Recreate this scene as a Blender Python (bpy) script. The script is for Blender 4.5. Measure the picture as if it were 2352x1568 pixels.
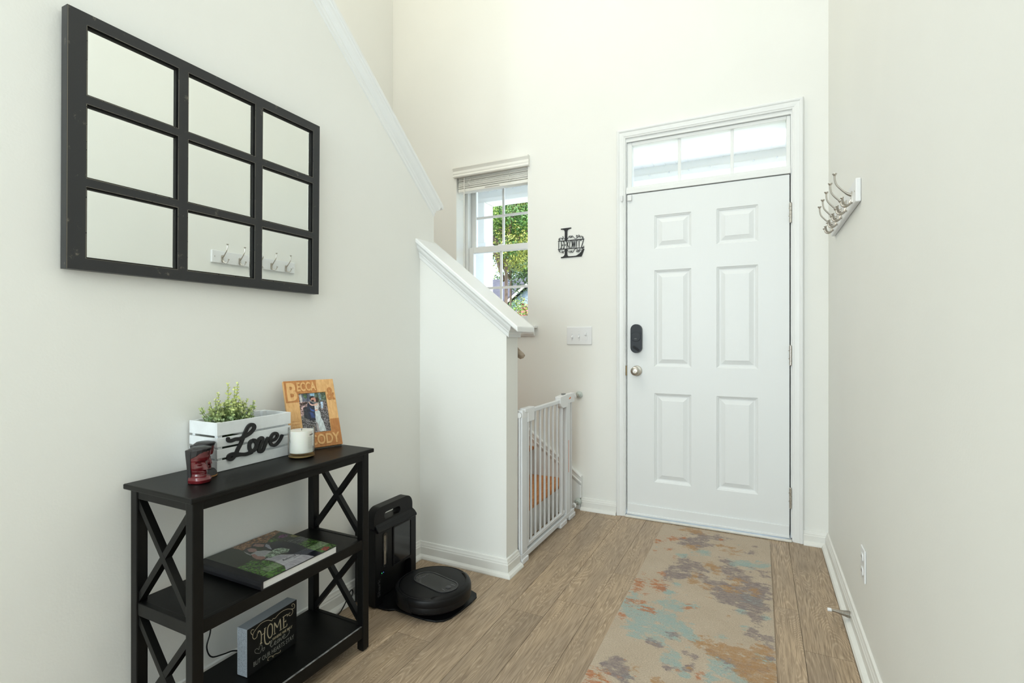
import bpy, bmesh, math, random
import numpy as np
from mathutils import Vector, Matrix, noise as mnoise
R = math.radians
PI = math.pi
random.seed(7)
for o in list(bpy.data.objects): bpy.data.objects.remove(o)
scn = bpy.context.scene
C = scn.collection

# ------------------------------------------------------------------ camera
cam = bpy.data.cameras.new('camera'); cam.sensor_width = 36.0
cam.lens = 1153.0 * 36.0 / 2352.0; cam.shift_y = -3.0 / 2352.0
cam.clip_start = 0.02; cam.clip_end = 300
camo = bpy.data.objects.new('camera', cam); C.objects.link(camo)
camo.location = (0, 0, 1.12); camo.rotation_euler = (R(90), 0, R(26.2)); scn.camera = camo
# ------------------------------------------------------------------ sky, sun, room light
scn.view_settings.view_transform = 'Standard'; scn.view_settings.look = 'None'
scn.view_settings.gamma = 1; scn.view_settings.exposure = 0.12; scn.view_settings.use_curve_mapping = False
w = bpy.data.worlds.new('world'); scn.world = w; w.use_nodes = True
wn = w.node_tree.nodes; wl = w.node_tree.links
sky = wn.new('ShaderNodeTexSky'); sky.sky_type = 'NISHITA'; sky.sun_disc = False
sky.sun_elevation = R(52); sky.sun_rotation = R(200); sky.air_density = 1.0; sky.dust_density = 2.0
wl.new(sky.outputs[0], wn['Background'].inputs[0]); wn['Background'].inputs[1].default_value = 0.95
def light(name, kind, loc, rot, power, col, size=None, size_y=None):
    l = bpy.data.lights.new(name, kind); l.energy = power; l.color = col
    if kind == 'AREA':
        l.shape = 'RECTANGLE'; l.size = size; l.size_y = size_y
    o = bpy.data.objects.new(name, l); C.objects.link(o); o.location = loc; o.rotation_euler = rot
    return o
s = light('sun', 'SUN', (10, 5, 20), Vector((-0.62, 0.22, -0.72)).to_track_quat('-Z', 'Y').to_euler(), 9.5, (1.0, 0.95, 0.88)); s.data.angle = R(1.0)
BACK_L = light('daylight_living_room', 'AREA', (-0.62, -3.85, 1.7), (R(90), 0, 0), 74, (0.82, 0.935, 1.0), 1.8, 2.6)
SIDE_L = light('side_fill', 'AREA', (-1.50, -2.6, 1.55), Vector((0.80, 0.60, -0.02)).to_track_quat('-Z', 'Y').to_euler(), 62, (0.82, 0.935, 1.0), 1.0, 2.2)  # added fill light to brighten the right wall; no window stands here
CEIL_L = light('ceiling_fill', 'AREA', (-0.7, -0.4, 4.9), (0, 0, 0), 30, (0.98, 0.99, 0.985), 1.8, 4.5)  # soft overhead fill added for even room light; the ceiling is closed
UPPER_L = light('upper_fill', 'AREA', (-2.56, 1.0, 4.15), Vector((1.0, -0.45, -0.62)).to_track_quat('-Z', 'Y').to_euler(), 24, (0.99, 0.985, 0.95), 1.6, 1.4)  # high fill light added to lift the right wall; no window built there
STAIR_L = light('stairwell_lamp', 'AREA', (-2.1, 1.4, 4.9), (0, 0, 0), 20, (1.0, 0.92, 0.70), 0.7, 2.0)

# ------------------------------------------------------------------ materials
def lin(c):
    return tuple((x / 12.92 if x <= 0.04045 else ((x + 0.055) / 1.055) ** 2.4) for x in c)
def srgb(r, g, b): return lin((r / 255, g / 255, b / 255))
MATS = {}
def mat(name, col, rough=0.5, metal=0.0, spec=0.5, emit=None, es=0, coat=0, trans=0, ior=1.45, var=0, vscale=8, bump=0, bscale=60):
    m = bpy.data.materials.new(name); m.use_nodes = True
    nt = m.node_tree; b = nt.nodes['Principled BSDF']
    b.inputs['Base Color'].default_value = (*col, 1); b.inputs['Roughness'].default_value = rough
    b.inputs['Metallic'].default_value = metal; b.inputs['Specular IOR Level'].default_value = spec
    b.inputs['Coat Weight'].default_value = coat; b.inputs['Transmission Weight'].default_value = trans; b.inputs['IOR'].default_value = ior
    if emit: b.inputs['Emission Color'].default_value = (*emit, 1); b.inputs['Emission Strength'].default_value = es
    tc = nt.nodes.new('ShaderNodeTexCoord')
    if var:
        n = nt.nodes.new('ShaderNodeTexNoise'); n.inputs['Scale'].default_value = vscale; n.inputs['Detail'].default_value = 5
        nt.links.new(tc.outputs['Object'], n.inputs['Vector'])
        r = nt.nodes.new('ShaderNodeMapRange'); r.inputs[1].default_value = 0.3; r.inputs[2].default_value = 0.7
        r.inputs[3].default_value = 1 - var; r.inputs[4].default_value = 1 + var
        nt.links.new(n.outputs['Fac'], r.inputs[0])
        mx = nt.nodes.new('ShaderNodeVectorMath'); mx.operation = 'SCALE'; mx.inputs[0].default_value = col
        nt.links.new(r.outputs[0], mx.inputs['Scale']); nt.links.new(mx.outputs[0], b.inputs['Base Color'])
    if bump:
        n = nt.nodes.new('ShaderNodeTexNoise'); n.inputs['Scale'].default_value = bscale; n.inputs['Detail'].default_value = 4
        nt.links.new(tc.outputs['Object'], n.inputs['Vector'])
        bp = nt.nodes.new('ShaderNodeBump'); bp.inputs['Strength'].default_value = bump; bp.inputs['Distance'].default_value = 0.002
        nt.links.new(n.outputs['Fac'], bp.inputs['Height']); nt.links.new(bp.outputs[0], b.inputs['Normal'])
    MATS[name] = m
    return m
def N(m, t, **kw):
    n = m.node_tree.nodes.new(t)
    for k, v in kw.items(): setattr(n, k, v)
    return n
PAINT = (0.845, 0.848, 0.812)
M_wall = mat('wall_paint', PAINT, 0.6, spec=0.3, var=0.012, vscale=2.0, bump=0.12, bscale=140)
M_ceil = mat('ceiling_paint', (0.84, 0.83, 0.79), 0.8, spec=0.2)
M_trim = mat('white_trim_paint', (0.83, 0.845, 0.84), 0.35, spec=0.5, var=0.012, vscale=5)
M_door = mat('white_door_paint', (0.81, 0.835, 0.84), 0.38, spec=0.5)
M_bb = mat('white_baseboard_paint', (0.80, 0.80, 0.765), 0.38, spec=0.5, var=0.03, vscale=9)
M_nickel = mat('satin_nickel', (0.50, 0.47, 0.425), 0.28, metal=1.0)
M_black = mat('black_furniture_paint', (0.0042, 0.0042, 0.0038), 0.42, spec=0.24, var=0.25, vscale=20, bump=0.1, bscale=30)
M_blackpl = mat('black_plastic', (0.0042, 0.0042, 0.0046), 0.40, spec=0.26)
M_blackgl = mat('glossy_black_plastic', (0.006, 0.006, 0.007), 0.12, spec=0.6)
M_blackmt = mat('matt_black_metal', (0.018, 0.018, 0.019), 0.5, spec=0.4)
M_mirror = mat('mirror_glass', (0.895, 0.93, 0.92), 0.0, metal=1.0)
M_white = mat('white_plastic', (0.80, 0.81, 0.82), 0.35, spec=0.5)
M_dark = mat('dark_gap', (0.02, 0.02, 0.02), 0.8)
M_crate = mat('white_painted_pine', (0.74, 0.77, 0.78), 0.6, spec=0.3, var=0.05, vscale=25, bump=0.2, bscale=80)
M_gate = mat('white_powder_coated_steel', (0.74, 0.76, 0.78), 0.35, spec=0.5)

def glass_mat(name, refl=0.06, tint=(1, 1, 1)):
    m = bpy.data.materials.new(name); m.use_nodes = True; nt = m.node_tree
    nt.nodes.remove(nt.nodes['Principled BSDF'])
    t = nt.nodes.new('ShaderNodeBsdfTransparent'); t.inputs[0].default_value = (*tint, 1)
    g = nt.nodes.new('ShaderNodeBsdfGlossy'); g.inputs['Roughness'].default_value = 0.01
    f = nt.nodes.new('ShaderNodeLayerWeight'); f.inputs[0].default_value = 0.12
    mp = nt.nodes.new('ShaderNodeMath'); mp.operation = 'MULTIPLY'; mp.inputs[1].default_value = refl * 10
    nt.links.new(f.outputs['Fresnel'], mp.inputs[0])
    mx = nt.nodes.new('ShaderNodeMixShader'); nt.links.new(mp.outputs[0], mx.inputs[0])
    nt.links.new(t.outputs[0], mx.inputs[1]); nt.links.new(g.outputs[0], mx.inputs[2])
    nt.links.new(mx.outputs[0], nt.nodes['Material Output'].inputs[0])
    return m
M_pane = glass_mat('window_glass', 0.035)
M_jar = glass_mat('jar_glass', 0.07, (0.97, 0.98, 0.98))

def worn_black():
    m = mat('distressed_black_paint', (0.02, 0.021, 0.022), 0.42, spec=0.5)
    nt = m.node_tree; b = nt.nodes['Principled BSDF']; tc = N(m, 'ShaderNodeTexCoord')
    g = N(m, 'ShaderNodeMapping'); g.inputs['Scale'].default_value = (40, 14, 14)
    nt.links.new(tc.outputs['Object'], g.inputs[0])
    n = N(m, 'ShaderNodeTexNoise'); n.inputs['Scale'].default_value = 1.6; n.inputs['Detail'].default_value = 8; n.inputs['Roughness'].default_value = 0.75
    nt.links.new(g.outputs[0], n.inputs['Vector'])
    r = N(m, 'ShaderNodeValToRGB'); r.color_ramp.elements[0].position = 0.62; r.color_ramp.elements[0].color = (0.021, 0.022, 0.024, 1)
    r.color_ramp.elements[1].position = 0.72; r.color_ramp.elements[1].color = (0.20, 0.18, 0.14, 1)
    nt.links.new(n.outputs['Fac'], r.inputs[0])
    ge = N(m, 'ShaderNodeNewGeometry')      # rubbed edges (pointiness)
    nt.links.new(r.outputs[0], b.inputs['Base Color'])
    return m
M_worn = worn_black()
M_edge = mat('rubbed_edge', (0.20, 0.18, 0.14), 0.6)

def wood(name, c1, c2, axis='Y', rough=0.45, sc=1.0):
    m = mat(name, c1, rough); nt = m.node_tree; b = nt.nodes['Principled BSDF']; tc = N(m, 'ShaderNodeTexCoord')
    g = N(m, 'ShaderNodeMapping'); s = {'X': (1.5, 30, 30), 'Y': (30, 1.5, 30), 'Z': (30, 30, 1.5)}[axis]
    g.inputs['Scale'].default_value = tuple(v * sc for v in s); nt.links.new(tc.outputs['Object'], g.inputs[0])
    n = N(m, 'ShaderNodeTexNoise'); n.inputs['Scale'].default_value = 2.0; n.inputs['Detail'].default_value = 6; n.inputs['Distortion'].default_value = 0.6
    nt.links.new(g.outputs[0], n.inputs['Vector'])
    r = N(m, 'ShaderNodeValToRGB'); r.color_ramp.elements[0].position = 0.35; r.color_ramp.elements[0].color = (*c2, 1)
    r.color_ramp.elements[1].position = 0.65; r.color_ramp.elements[1].color = (*c1, 1)
    nt.links.new(n.outputs['Fac'], r.inputs[0]); nt.links.new(r.outputs[0], b.inputs['Base Color'])
    return m
M_tread = wood('orange_oak', srgb(206, 142, 84), srgb(176, 112, 60), 'Y')
M_frame = wood('alder_wood_light', srgb(222, 178, 122), srgb(206, 158, 102), 'Z', 0.5, 2.0)
M_frame2 = wood('alder_wood_engraved', srgb(190, 132, 78), srgb(172, 114, 64), 'Z', 0.55, 2.0)
M_rail = wood('pale_stained_wood', srgb(176, 160, 142), srgb(150, 134, 116), 'X')

def attr_mat(name, rough=0.4, coat=0.0):
    m = mat(name, (1, 1, 1), rough, coat=coat); a = N(m, 'ShaderNodeAttribute'); a.attribute_name = 'col'
    m.node_tree.links.new(a.outputs['Color'], m.node_tree.nodes['Principled BSDF'].inputs['Base Color'])
    return m
M_print = attr_mat('glossy_photo_print', 0.3)
M_cover = attr_mat('glossy_book_cover', 0.22)
M_leaf = attr_mat('leaf_surface', 0.5)

def floor_mat():
    m = mat('oak_plank_floor', (0.3, 0.22, 0.15), 0.42, spec=0.35); nt = m.node_tree; L = nt.links; b = nt.nodes['Principled BSDF']
    tc = N(m, 'ShaderNodeTexCoord'); at = N(m, 'ShaderNodeAttribute'); at.attribute_name = 'rnd'
    off = N(m, 'ShaderNodeVectorMath', operation='SCALE'); off.inputs['Scale'].default_value = 23.0
    L.new(at.outputs['Vector'], off.inputs[0])
    ad = N(m, 'ShaderNodeVectorMath', operation='ADD'); L.new(tc.outputs['Object'], ad.inputs[0]); L.new(off.outputs[0], ad.inputs[1])
    g1 = N(m, 'ShaderNodeMapping'); g1.inputs['Scale'].default_value = (7.5, 1.15, 1); L.new(ad.outputs[0], g1.inputs[0])
    n1 = N(m, 'ShaderNodeTexNoise'); n1.inputs['Scale'].default_value = 1.0; n1.inputs['Detail'].default_value = 2.5; n1.inputs['Roughness'].default_value = 0.42; n1.inputs['Distortion'].default_value = 0.5
    L.new(g1.outputs[0], n1.inputs['Vector'])
    mu = N(m, 'ShaderNodeMath', operation='MULTIPLY'); mu.inputs[1].default_value = 430.0; L.new(n1.outputs['Fac'], mu.inputs[0])
    si = N(m, 'ShaderNodeMath', operation='SINE'); L.new(mu.outputs[0], si.inputs[0])
    r1 = N(m, 'ShaderNodeMapRange'); r1.inputs[1].default_value = -0.1; r1.inputs[2].default_value = 1.0; L.new(si.outputs[0], r1.inputs[0])
    # fine pores / streaks
    g2 = N(m, 'ShaderNodeMapping'); g2.inputs['Scale'].default_value = (230, 11, 1); L.new(ad.outputs[0], g2.inputs[0])
    n2 = N(m, 'ShaderNodeTexNoise'); n2.inputs['Scale'].default_value = 1.0; n2.inputs['Detail'].default_value = 3; L.new(g2.outputs[0], n2.inputs['Vector'])
    # broad tone
    g3 = N(m, 'ShaderNodeMapping'); g3.inputs['Scale'].default_value = (9, 1.6, 1); L.new(ad.outputs[0], g3.inputs[0])
    n3 = N(m, 'ShaderNodeTexNoise'); n3.inputs['Scale'].default_value = 1.0; n3.inputs['Detail'].default_value = 3; L.new(g3.outputs[0], n3.inputs['Vector'])
    rt = N(m, 'ShaderNodeValToRGB'); e = rt.color_ramp.elements
    e[0].position = 0.3; e[0].color = (*srgb(156, 138, 118), 1); e[1].position = 0.7; e[1].color = (*srgb(177, 154, 126), 1); L.new(n3.outputs['Fac'], rt.inputs[0])
    mx = N(m, 'ShaderNodeMix', data_type='RGBA'); L.new(rt.outputs[0], mx.inputs['A']); mx.inputs['B'].default_value = (*srgb(214, 192, 166), 1)
    # grain lines appear in patches
    pm = N(m, 'ShaderNodeMath', operation='MULTIPLY'); L.new(r1.outputs[0], pm.inputs[0])
    pr = N(m, 'ShaderNodeMapRange'); pr.inputs[1].default_value = 0.35; pr.inputs[2].default_value = 0.65; pr.inputs[3].default_value = 0.22; pr.inputs[4].default_value = 0.55
    L.new(n3.outputs['Fac'], pr.inputs[0]); L.new(pr.outputs[0], pm.inputs[1]); L.new(pm.outputs[0], mx.inputs['Factor'])
    mx2 = N(m, 'ShaderNodeMix', data_type='RGBA'); L.new(mx.outputs['Result'], mx2.inputs['A']); mx2.inputs['B'].default_value = (*srgb(112, 94, 76), 1)
    r2 = N(m, 'ShaderNodeMapRange'); r2.inputs[1].default_value = 0.42; r2.inputs[2].default_value = 0.72; r2.inputs[3].default_value = 0.0; r2.inputs[4].default_value = 0.68; L.new(n2.outputs['Fac'], r2.inputs[0])
    L.new(r2.outputs[0], mx2.inputs['Factor'])
    # plank to plank
    sp = N(m, 'ShaderNodeSeparateXYZ'); L.new(at.outputs['Vector'], sp.inputs[0])
    pv = N(m, 'ShaderNodeMapRange'); pv.inputs[3].default_value = 0.90; pv.inputs[4].default_value = 1.10; L.new(sp.outputs[2], pv.inputs[0])
    ml = N(m, 'ShaderNodeVectorMath', operation='SCALE'); L.new(mx2.outputs['Result'], ml.inputs[0]); L.new(pv.outputs[0], ml.inputs['Scale'])
    L.new(ml.outputs[0], b.inputs['Base Color'])
    bp = N(m, 'ShaderNodeBump'); bp.inputs['Strength'].default_value = 0.15; bp.inputs['Distance'].default_value = 0.001; L.new(n2.outputs['Fac'], bp.inputs['Height']); L.new(bp.outputs[0], b.inputs['Normal'])
    return m
M_floor = floor_mat()

def rug_mat():
    m = mat('abstract_rug_pile', (0.5, 0.43, 0.33), 0.95, spec=0.1); nt = m.node_tree; L = nt.links; b = nt.nodes['Principled BSDF']
    tc = N(m, 'ShaderNodeTexCoord'); at = N(m, 'ShaderNodeAttribute'); at.attribute_name = 'dye'
    def noise(scale, sc, det, seed, rough=0.6):
        g = N(m, 'ShaderNodeMapping'); g.inputs['Scale'].default_value = sc; g.inputs['Location'].default_value = (seed, seed * 1.7, 0)
        L.new(tc.outputs['Object'], g.inputs[0]); n = N(m, 'ShaderNodeTexNoise'); n.inputs['Scale'].default_value = scale; n.inputs['Detail'].default_value = det
        n.inputs['Roughness'].default_value = rough; L.new(g.outputs[0], n.inputs['Vector']); return n.outputs['Fac']
    def ma(op, a, b_):
        n = N(m, 'ShaderNodeMath', operation=op)
        for i, x in enumerate((a, b_)):
            if isinstance(x, (int, float)): n.inputs[i].default_value = x
            else: L.new(x, n.inputs[i])
        return n.outputs[0]
    base = N(m, 'ShaderNodeMix', data_type='RGBA'); base.inputs['A'].default_value = (*srgb(208, 193, 174), 1); base.inputs['B'].default_value = (*srgb(184, 168, 148), 1)
    L.new(noise(6, (1, 1, 1), 5, 3.0), base.inputs['Factor']); cur = base.outputs['Result']
    sp = N(m, 'ShaderNodeSeparateColor'); L.new(at.outputs['Color'], sp.inputs[0])
    for src, seed, c, fs in ((sp.outputs[1], 4.1, (162, 182, 178), 18), (sp.outputs[0], 11.3, (142, 131, 131), 19), (sp.outputs[2], 31.7, (180, 144, 106), 30), (at.outputs['Alpha'], 17.9, (186, 126, 90), 34)):
        nz_ = noise(fs, (0.8, 1.35, 1), 10, seed, 0.78)
        v = ma('ADD', src, ma('MULTIPLY', ma('SUBTRACT', nz_, 0.5), 6.2))
        r = N(m, 'ShaderNodeMapRange'); r.inputs[1].default_value = 0.42; r.inputs[2].default_value = 0.70; L.new(v, r.inputs[0]); dp_ = N(m, 'ShaderNodeMapRange'); dp_.inputs[1].default_value = 0.3; dp_.inputs[2].default_value = 0.6; dp_.inputs[3].default_value = 0.45; dp_.inputs[4].default_value = 0.95; L.new(noise(70, (0.7, 1.3, 1), 4, seed + 5), dp_.inputs[0])
        mx = N(m, 'ShaderNodeMix', data_type='RGBA'); L.new(cur, mx.inputs['A']); mx.inputs['B'].default_value = (*srgb(*c), 1); L.new(ma('MULTIPLY', r.outputs[0], dp_.outputs[0]), mx.inputs['Factor']); cur = mx.outputs['Result']
    fine = noise(300, (0.6, 1.4, 1), 3, 9.0)
    r = N(m, 'ShaderNodeMapRange'); r.inputs[1].default_value = 0.25; r.inputs[2].default_value = 0.75; r.inputs[3].default_value = 0.66; r.inputs[4].default_value = 1.14; L.new(fine, r.inputs[0])
    ml = N(m, 'ShaderNodeVectorMath', operation='SCALE'); L.new(cur, ml.inputs[0]); L.new(r.outputs[0], ml.inputs['Scale']); L.new(ml.outputs[0], b.inputs['Base Color'])
    bp = N(m, 'ShaderNodeBump'); bp.inputs['Strength'].default_value = 0.7; bp.inputs['Distance'].default_value = 0.004; L.new(fine, bp.inputs['Height']); L.new(bp.outputs[0], b.inputs['Normal'])
    return m
M_rug = rug_mat()

# ------------------------------------------------------------------ mesh helpers
WM = {}
def thing(name, label, cat, loc=(0, 0, 0), rot=(0, 0, 0), group=None):
    o = bpy.data.objects.new(name, None); C.objects.link(o); o.location = loc; o.rotation_euler = rot
    o.empty_display_size = 0.05
    o['label'] = label; o['category'] = cat
    if group: o['group'] = group
    from mathutils import Euler
    WM[o] = Matrix.Translation(loc) @ Euler(rot).to_matrix().to_4x4()
    return o
def obj(name, bm, m, parent=None, local=False, bevel=0, seg=2, smooth=False, subsurf=0, normals=True):
    """parts are built in world coordinates unless local=True"""
    if parent is not None:
        inv = WM[parent].inverted()
        if not local: bm.transform(inv)
    if normals: bmesh.ops.recalc_face_normals(bm, faces=bm.faces)
    me = bpy.data.meshes.new(name); bm.to_mesh(me); bm.free()
    o = bpy.data.objects.new(name, me); C.objects.link(o)
    for x in (m if isinstance(m, (list, tuple)) else [m]): me.materials.append(x)
    if parent is not None: o.parent = parent; WM[o] = WM[parent]
    else: WM[o] = Matrix()
    if smooth:
        for p in me.polygons: p.use_smooth = True
    if bevel:
        b = o.modifiers.new('bevel', 'BEVEL'); b.width = bevel; b.segments = seg; b.limit_method = 'ANGLE'; b.angle_limit = R(40)
    if subsurf:
        s = o.modifiers.new('sub', 'SUBSURF'); s.levels = subsurf; s.render_levels = subsurf
    return o
def auto(o, ang=35):
    me = o.data
    for p in me.polygons: p.use_smooth = True
    try: me.set_sharp_from_angle(angle=R(ang))
    except Exception: pass
    return o
def tag(o, label, cat, group=None):
    o['label'] = label; o['category'] = cat
    if group: o['group'] = group
    return o
def struct(name, bm, m, parent=None, **k):
    o = obj(name, bm, m, parent, **k)
    if parent is None: o['kind'] = 'structure'
    return o
def B(): return bmesh.new()
def box(bm, x0, x1, y0, y1, z0, z1, mi=0):
    if x0 > x1: x0, x1 = x1, x0
    if y0 > y1: y0, y1 = y1, y0
    if z0 > z1: z0, z1 = z1, z0
    v = [bm.verts.new(p) for p in ((x0, y0, z0), (x1, y0, z0), (x1, y1, z0), (x0, y1, z0), (x0, y0, z1), (x1, y0, z1), (x1, y1, z1), (x0, y1, z1))]
    for f in ((0, 3, 2, 1), (4, 5, 6, 7), (0, 1, 5, 4), (1, 2, 6, 5), (2, 3, 7, 6), (3, 0, 4, 7)):
        fc = bm.faces.new([v[i] for i in f]); fc.material_index = mi
    return bm
def prism(bm, pts, fn, d0, d1):
    """2D polygon pts extruded; fn(u,v,d)->xyz"""
    a = [bm.verts.new(fn(u, v, d0)) for u, v in pts]; b = [bm.verts.new(fn(u, v, d1)) for u, v in pts]
    n = len(pts); bm.faces.new(a[::-1]); bm.faces.new(b)
    for i in range(n): bm.faces.new((a[i], a[(i + 1) % n], b[(i + 1) % n], b[i]))
    return bm
def lathe(bm, prof, seg=32, M=None, cap=True):
    rings = []
    for r, z in prof:
        rings.append([bm.verts.new((r * math.cos(2 * PI * i / seg), r * math.sin(2 * PI * i / seg), z)) for i in range(seg)])
    vs = [v for q in rings for v in q]
    for k in range(len(rings) - 1):
        for i in range(seg): bm.faces.new((rings[k][i], rings[k][(i + 1) % seg], rings[k + 1][(i + 1) % seg], rings[k + 1][i]))
    if cap: bm.faces.new(rings[0][::-1]); bm.faces.new(rings[-1])
    if M is not None: bmesh.ops.transform(bm, matrix=M, verts=vs)
    return bm
def frames(pts):
    P = [Vector(p) for p in pts]; T = []
    for i in range(len(P)):
        t = (P[min(i + 1, len(P) - 1)] - P[max(i - 1, 0)]); T.append(t.normalized() if t.length > 1e-9 else Vector((0, 0, 1)))
    up = Vector((0, 0, 1)) if abs(T[0].z) < 0.9 else Vector((1, 0, 0))
    n = (up - T[0] * up.dot(T[0])).normalized(); out = []
    for p, t in zip(P, T):
        n = (n - t * n.dot(t)); n = n.normalized() if n.length > 1e-6 else t.orthogonal().normalized()
        out.append((p, t, n, t.cross(n)))
    return out
def tube(bm, pts, r, seg=8, cap=True):
    rr = r if isinstance(r, (list, tuple)) else [r] * len(pts)
    rings = []
    for (p, t, n, b), q in zip(frames(pts), rr):
        rings.append([bm.verts.new(p + (n * math.cos(2 * PI * i / seg) + b * math.sin(2 * PI * i / seg)) * q) for i in range(seg)])
    for k in range(len(rings) - 1):
        for i in range(seg): bm.faces.new((rings[k][i], rings[k][(i + 1) % seg], rings[k + 1][(i + 1) % seg], rings[k + 1][i]))
    if cap: bm.faces.new(rings[0][::-1]); bm.faces.new(rings[-1])
    return bm
def smooth_path(pts, k=5):
    P = [Vector(p) for p in pts]; out = []
    for i in range(len(P) - 1):
        a, b, c, d = P[max(i - 1, 0)], P[i], P[i + 1], P[min(i + 2, len(P) - 1)]
        for j in range(k):
            t = j / k
            out.append(0.5 * ((2 * b) + (c - a) * t + (2 * a - 5 * b + 4 * c - d) * t * t + (3 * b - a - 3 * c + d) * t ** 3))
    out.append(P[-1]); return out
def ribbon(bm, pts2, width, fn, d0, d1, k=5):
    """flat stroke of a drawn letter: 2D centre line, fn(u,v,d)->xyz, from depth d0 to d1; round ends"""
    P = smooth_path([(a, b, 0) for a, b in pts2], k); n = len(P); L = []; Rr = []
    ws = width if isinstance(width, (list, tuple)) else [width] * n
    if len(ws) != n: ws = [ws[min(len(ws) - 1, int(i * len(ws) / n))] for i in range(n)]
    # round the ends
    for i in range(n):
        t = (P[min(i + 1, n - 1)] - P[max(i - 1, 0)]); t = t.normalized() if t.length else Vector((1, 0, 0)); q = Vector((-t.y, t.x, 0))
        wv = ws[i] / 2
        if i == 0 or i == n - 1: wv *= 0.55
        L.append(P[i] + q * wv); Rr.append(P[i] - q * wv)
    rp = (d1 - d0) * 0.12
    va = [[bm.verts.new(fn(p.x, p.y, d + (rp * i / n if d == d1 else 0))) for i, p in enumerate(L)] for d in (d0, d1)]; vb = [[bm.verts.new(fn(p.x, p.y, d + (rp * i / n if d == d1 else 0))) for i, p in enumerate(Rr)] for d in (d0, d1)]
    for i in range(n - 1):
        bm.faces.new((va[1][i], va[1][i + 1], vb[1][i + 1], vb[1][i])); bm.faces.new((va[0][i], vb[0][i], vb[0][i + 1], va[0][i + 1]))
        bm.faces.new((va[0][i], va[0][i + 1], va[1][i + 1], va[1][i])); bm.faces.new((vb[0][i], vb[1][i], vb[1][i + 1], vb[0][i + 1]))
    for i in (0, n - 1): bm.faces.new((va[0][i], va[1][i], vb[1][i], vb[0][i]))
    return bm
def disc(bm, c, r, fn, d0, d1, seg=14):
    return prism(bm, [(c[0] + r * math.cos(2 * PI * i / seg), c[1] + r * math.sin(2 * PI * i / seg)) for i in range(seg)], fn, d0, d1)
def text(bm, s, x0, x1, y0, y1, fn, d0, d1, bold=0.0, skew=0.0):
    """writes s into the rectangle x0..x1, y0..y1 (2D), placed by fn(u,v,d)"""
    cu = bpy.data.curves.new('t', 'FONT'); cu.body = s; cu.size = 1; cu.resolution_u = 3; cu.offset = bold
    o = bpy.data.objects.new('t', cu); C.objects.link(o)
    dg = bpy.context.evaluated_depsgraph_get(); me = bpy.data.meshes.new_from_object(o.evaluated_get(dg))
    t = bmesh.new(); t.from_mesh(me)
    xs = [v.co.x for v in t.verts]; ys = [v.co.y for v in t.verts]
    ax, bx, ay, by = min(xs), max(xs), min(ys), max(ys)
    m = {}
    for v in t.verts:
        u = x0 + (v.co.x - ax) / (bx - ax) * (x1 - x0); q = (v.co.y - ay) / (by - ay); vv = y0 + q * (y1 - y0); u += skew * (vv - y0)
        m[v] = (bm.verts.new(fn(u, vv, d0)), bm.verts.new(fn(u, vv, d1)))
    for f in t.faces:
        try: bm.faces.new([m[v][1] for v in f.verts])
        except ValueError: pass
    for e in t.edges:
        if len(e.link_faces) == 1:
            a, b = e.verts
            try: bm.faces.new((m[a][0], m[b][0], m[b][1], m[a][1]))
            except ValueError: pass
    t.free(); bpy.data.meshes.remove(me); bpy.data.objects.remove(o); bpy.data.curves.remove(cu)
    return bm
def plate2d(loops, fn, d0, d1):
    """filled 2D outline with holes (loops[0] outer), extruded d0..d1"""
    bm = B()
    cu = bpy.data.curves.new('c', 'CURVE'); cu.dimensions = '2D'; cu.fill_mode = 'BOTH'
    for lp in loops:
        sp = cu.splines.new('POLY'); sp.points.add(len(lp) - 1); sp.use_cyclic_u = True
        for p, (a, b) in zip(sp.points, lp): p.co = (a, b, 0, 1)
    o = bpy.data.objects.new('c', cu); C.objects.link(o)
    dg = bpy.context.evaluated_depsgraph_get(); me = bpy.data.meshes.new_from_object(o.evaluated_get(dg))
    t = bmesh.new(); t.from_mesh(me); bmesh.ops.remove_doubles(t, verts=t.verts, dist=1e-6)
    m = {v: (bm.verts.new(fn(v.co.x, v.co.y, d0)), bm.verts.new(fn(v.co.x, v.co.y, d1))) for v in t.verts}
    for f in t.faces:
        bm.faces.new([m[v][1] for v in f.verts]); bm.faces.new([m[v][0] for v in reversed(f.verts)])
    for e in t.edges:
        if len(e.link_faces) == 1:
            a, b = e.verts; bm.faces.new((m[a][0], m[b][0], m[b][1], m[a][1]))
    t.free(); bpy.data.meshes.remove(me); bpy.data.objects.remove(o); bpy.data.curves.remove(cu)
    return bm
def rrect(x0, x1, y0, y1, r, k=6):
    if not isinstance(r, (tuple, list)): r = (r,) * 4
    out = []
    for cx, cy, a0, q in ((x0 + r[0], y0 + r[0], 180, r[0]), (x1 - r[1], y0 + r[1], 270, r[1]), (x1 - r[2], y1 - r[2], 0, r[2]), (x0 + r[3], y1 - r[3], 90, r[3])):
        for i in range(k + 1):
            a = R(a0 + 90 * i / k); out.append((cx + q * math.cos(a), cy + q * math.sin(a)))
    return out
def sweep(bm, path, prof, closed_ends=True):
    """profile (offset to the left of the path, z) swept along a 2D path with mitred corners"""
    P = [Vector(p) for p in path]; n = len(P); rings = []
    for i in range(n):
        if i > 0: d0 = (P[i] - P[i - 1]).normalized()
        if i < n - 1: d1 = (P[i + 1] - P[i]).normalized()
        if i == 0: d0 = d1
        if i == n - 1: d1 = d0
        n0 = Vector((-d0.y, d0.x)); n1 = Vector((-d1.y, d1.x)); m = (n0 + n1).normalized(); k = 1 / max(0.2, m.dot(n0))
        rings.append([bm.verts.new((P[i].x + m.x * k * o, P[i].y + m.y * k * o, z)) for o, z in prof])
    q = len(prof)
    for i in range(n - 1):
        for j in range(q): bm.faces.new((rings[i][j], rings[i][(j + 1) % q], rings[i + 1][(j + 1) % q], rings[i + 1][j]))
    bm.faces.new(rings[0][::-1]); bm.faces.new(rings[-1])
    return bm
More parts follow.
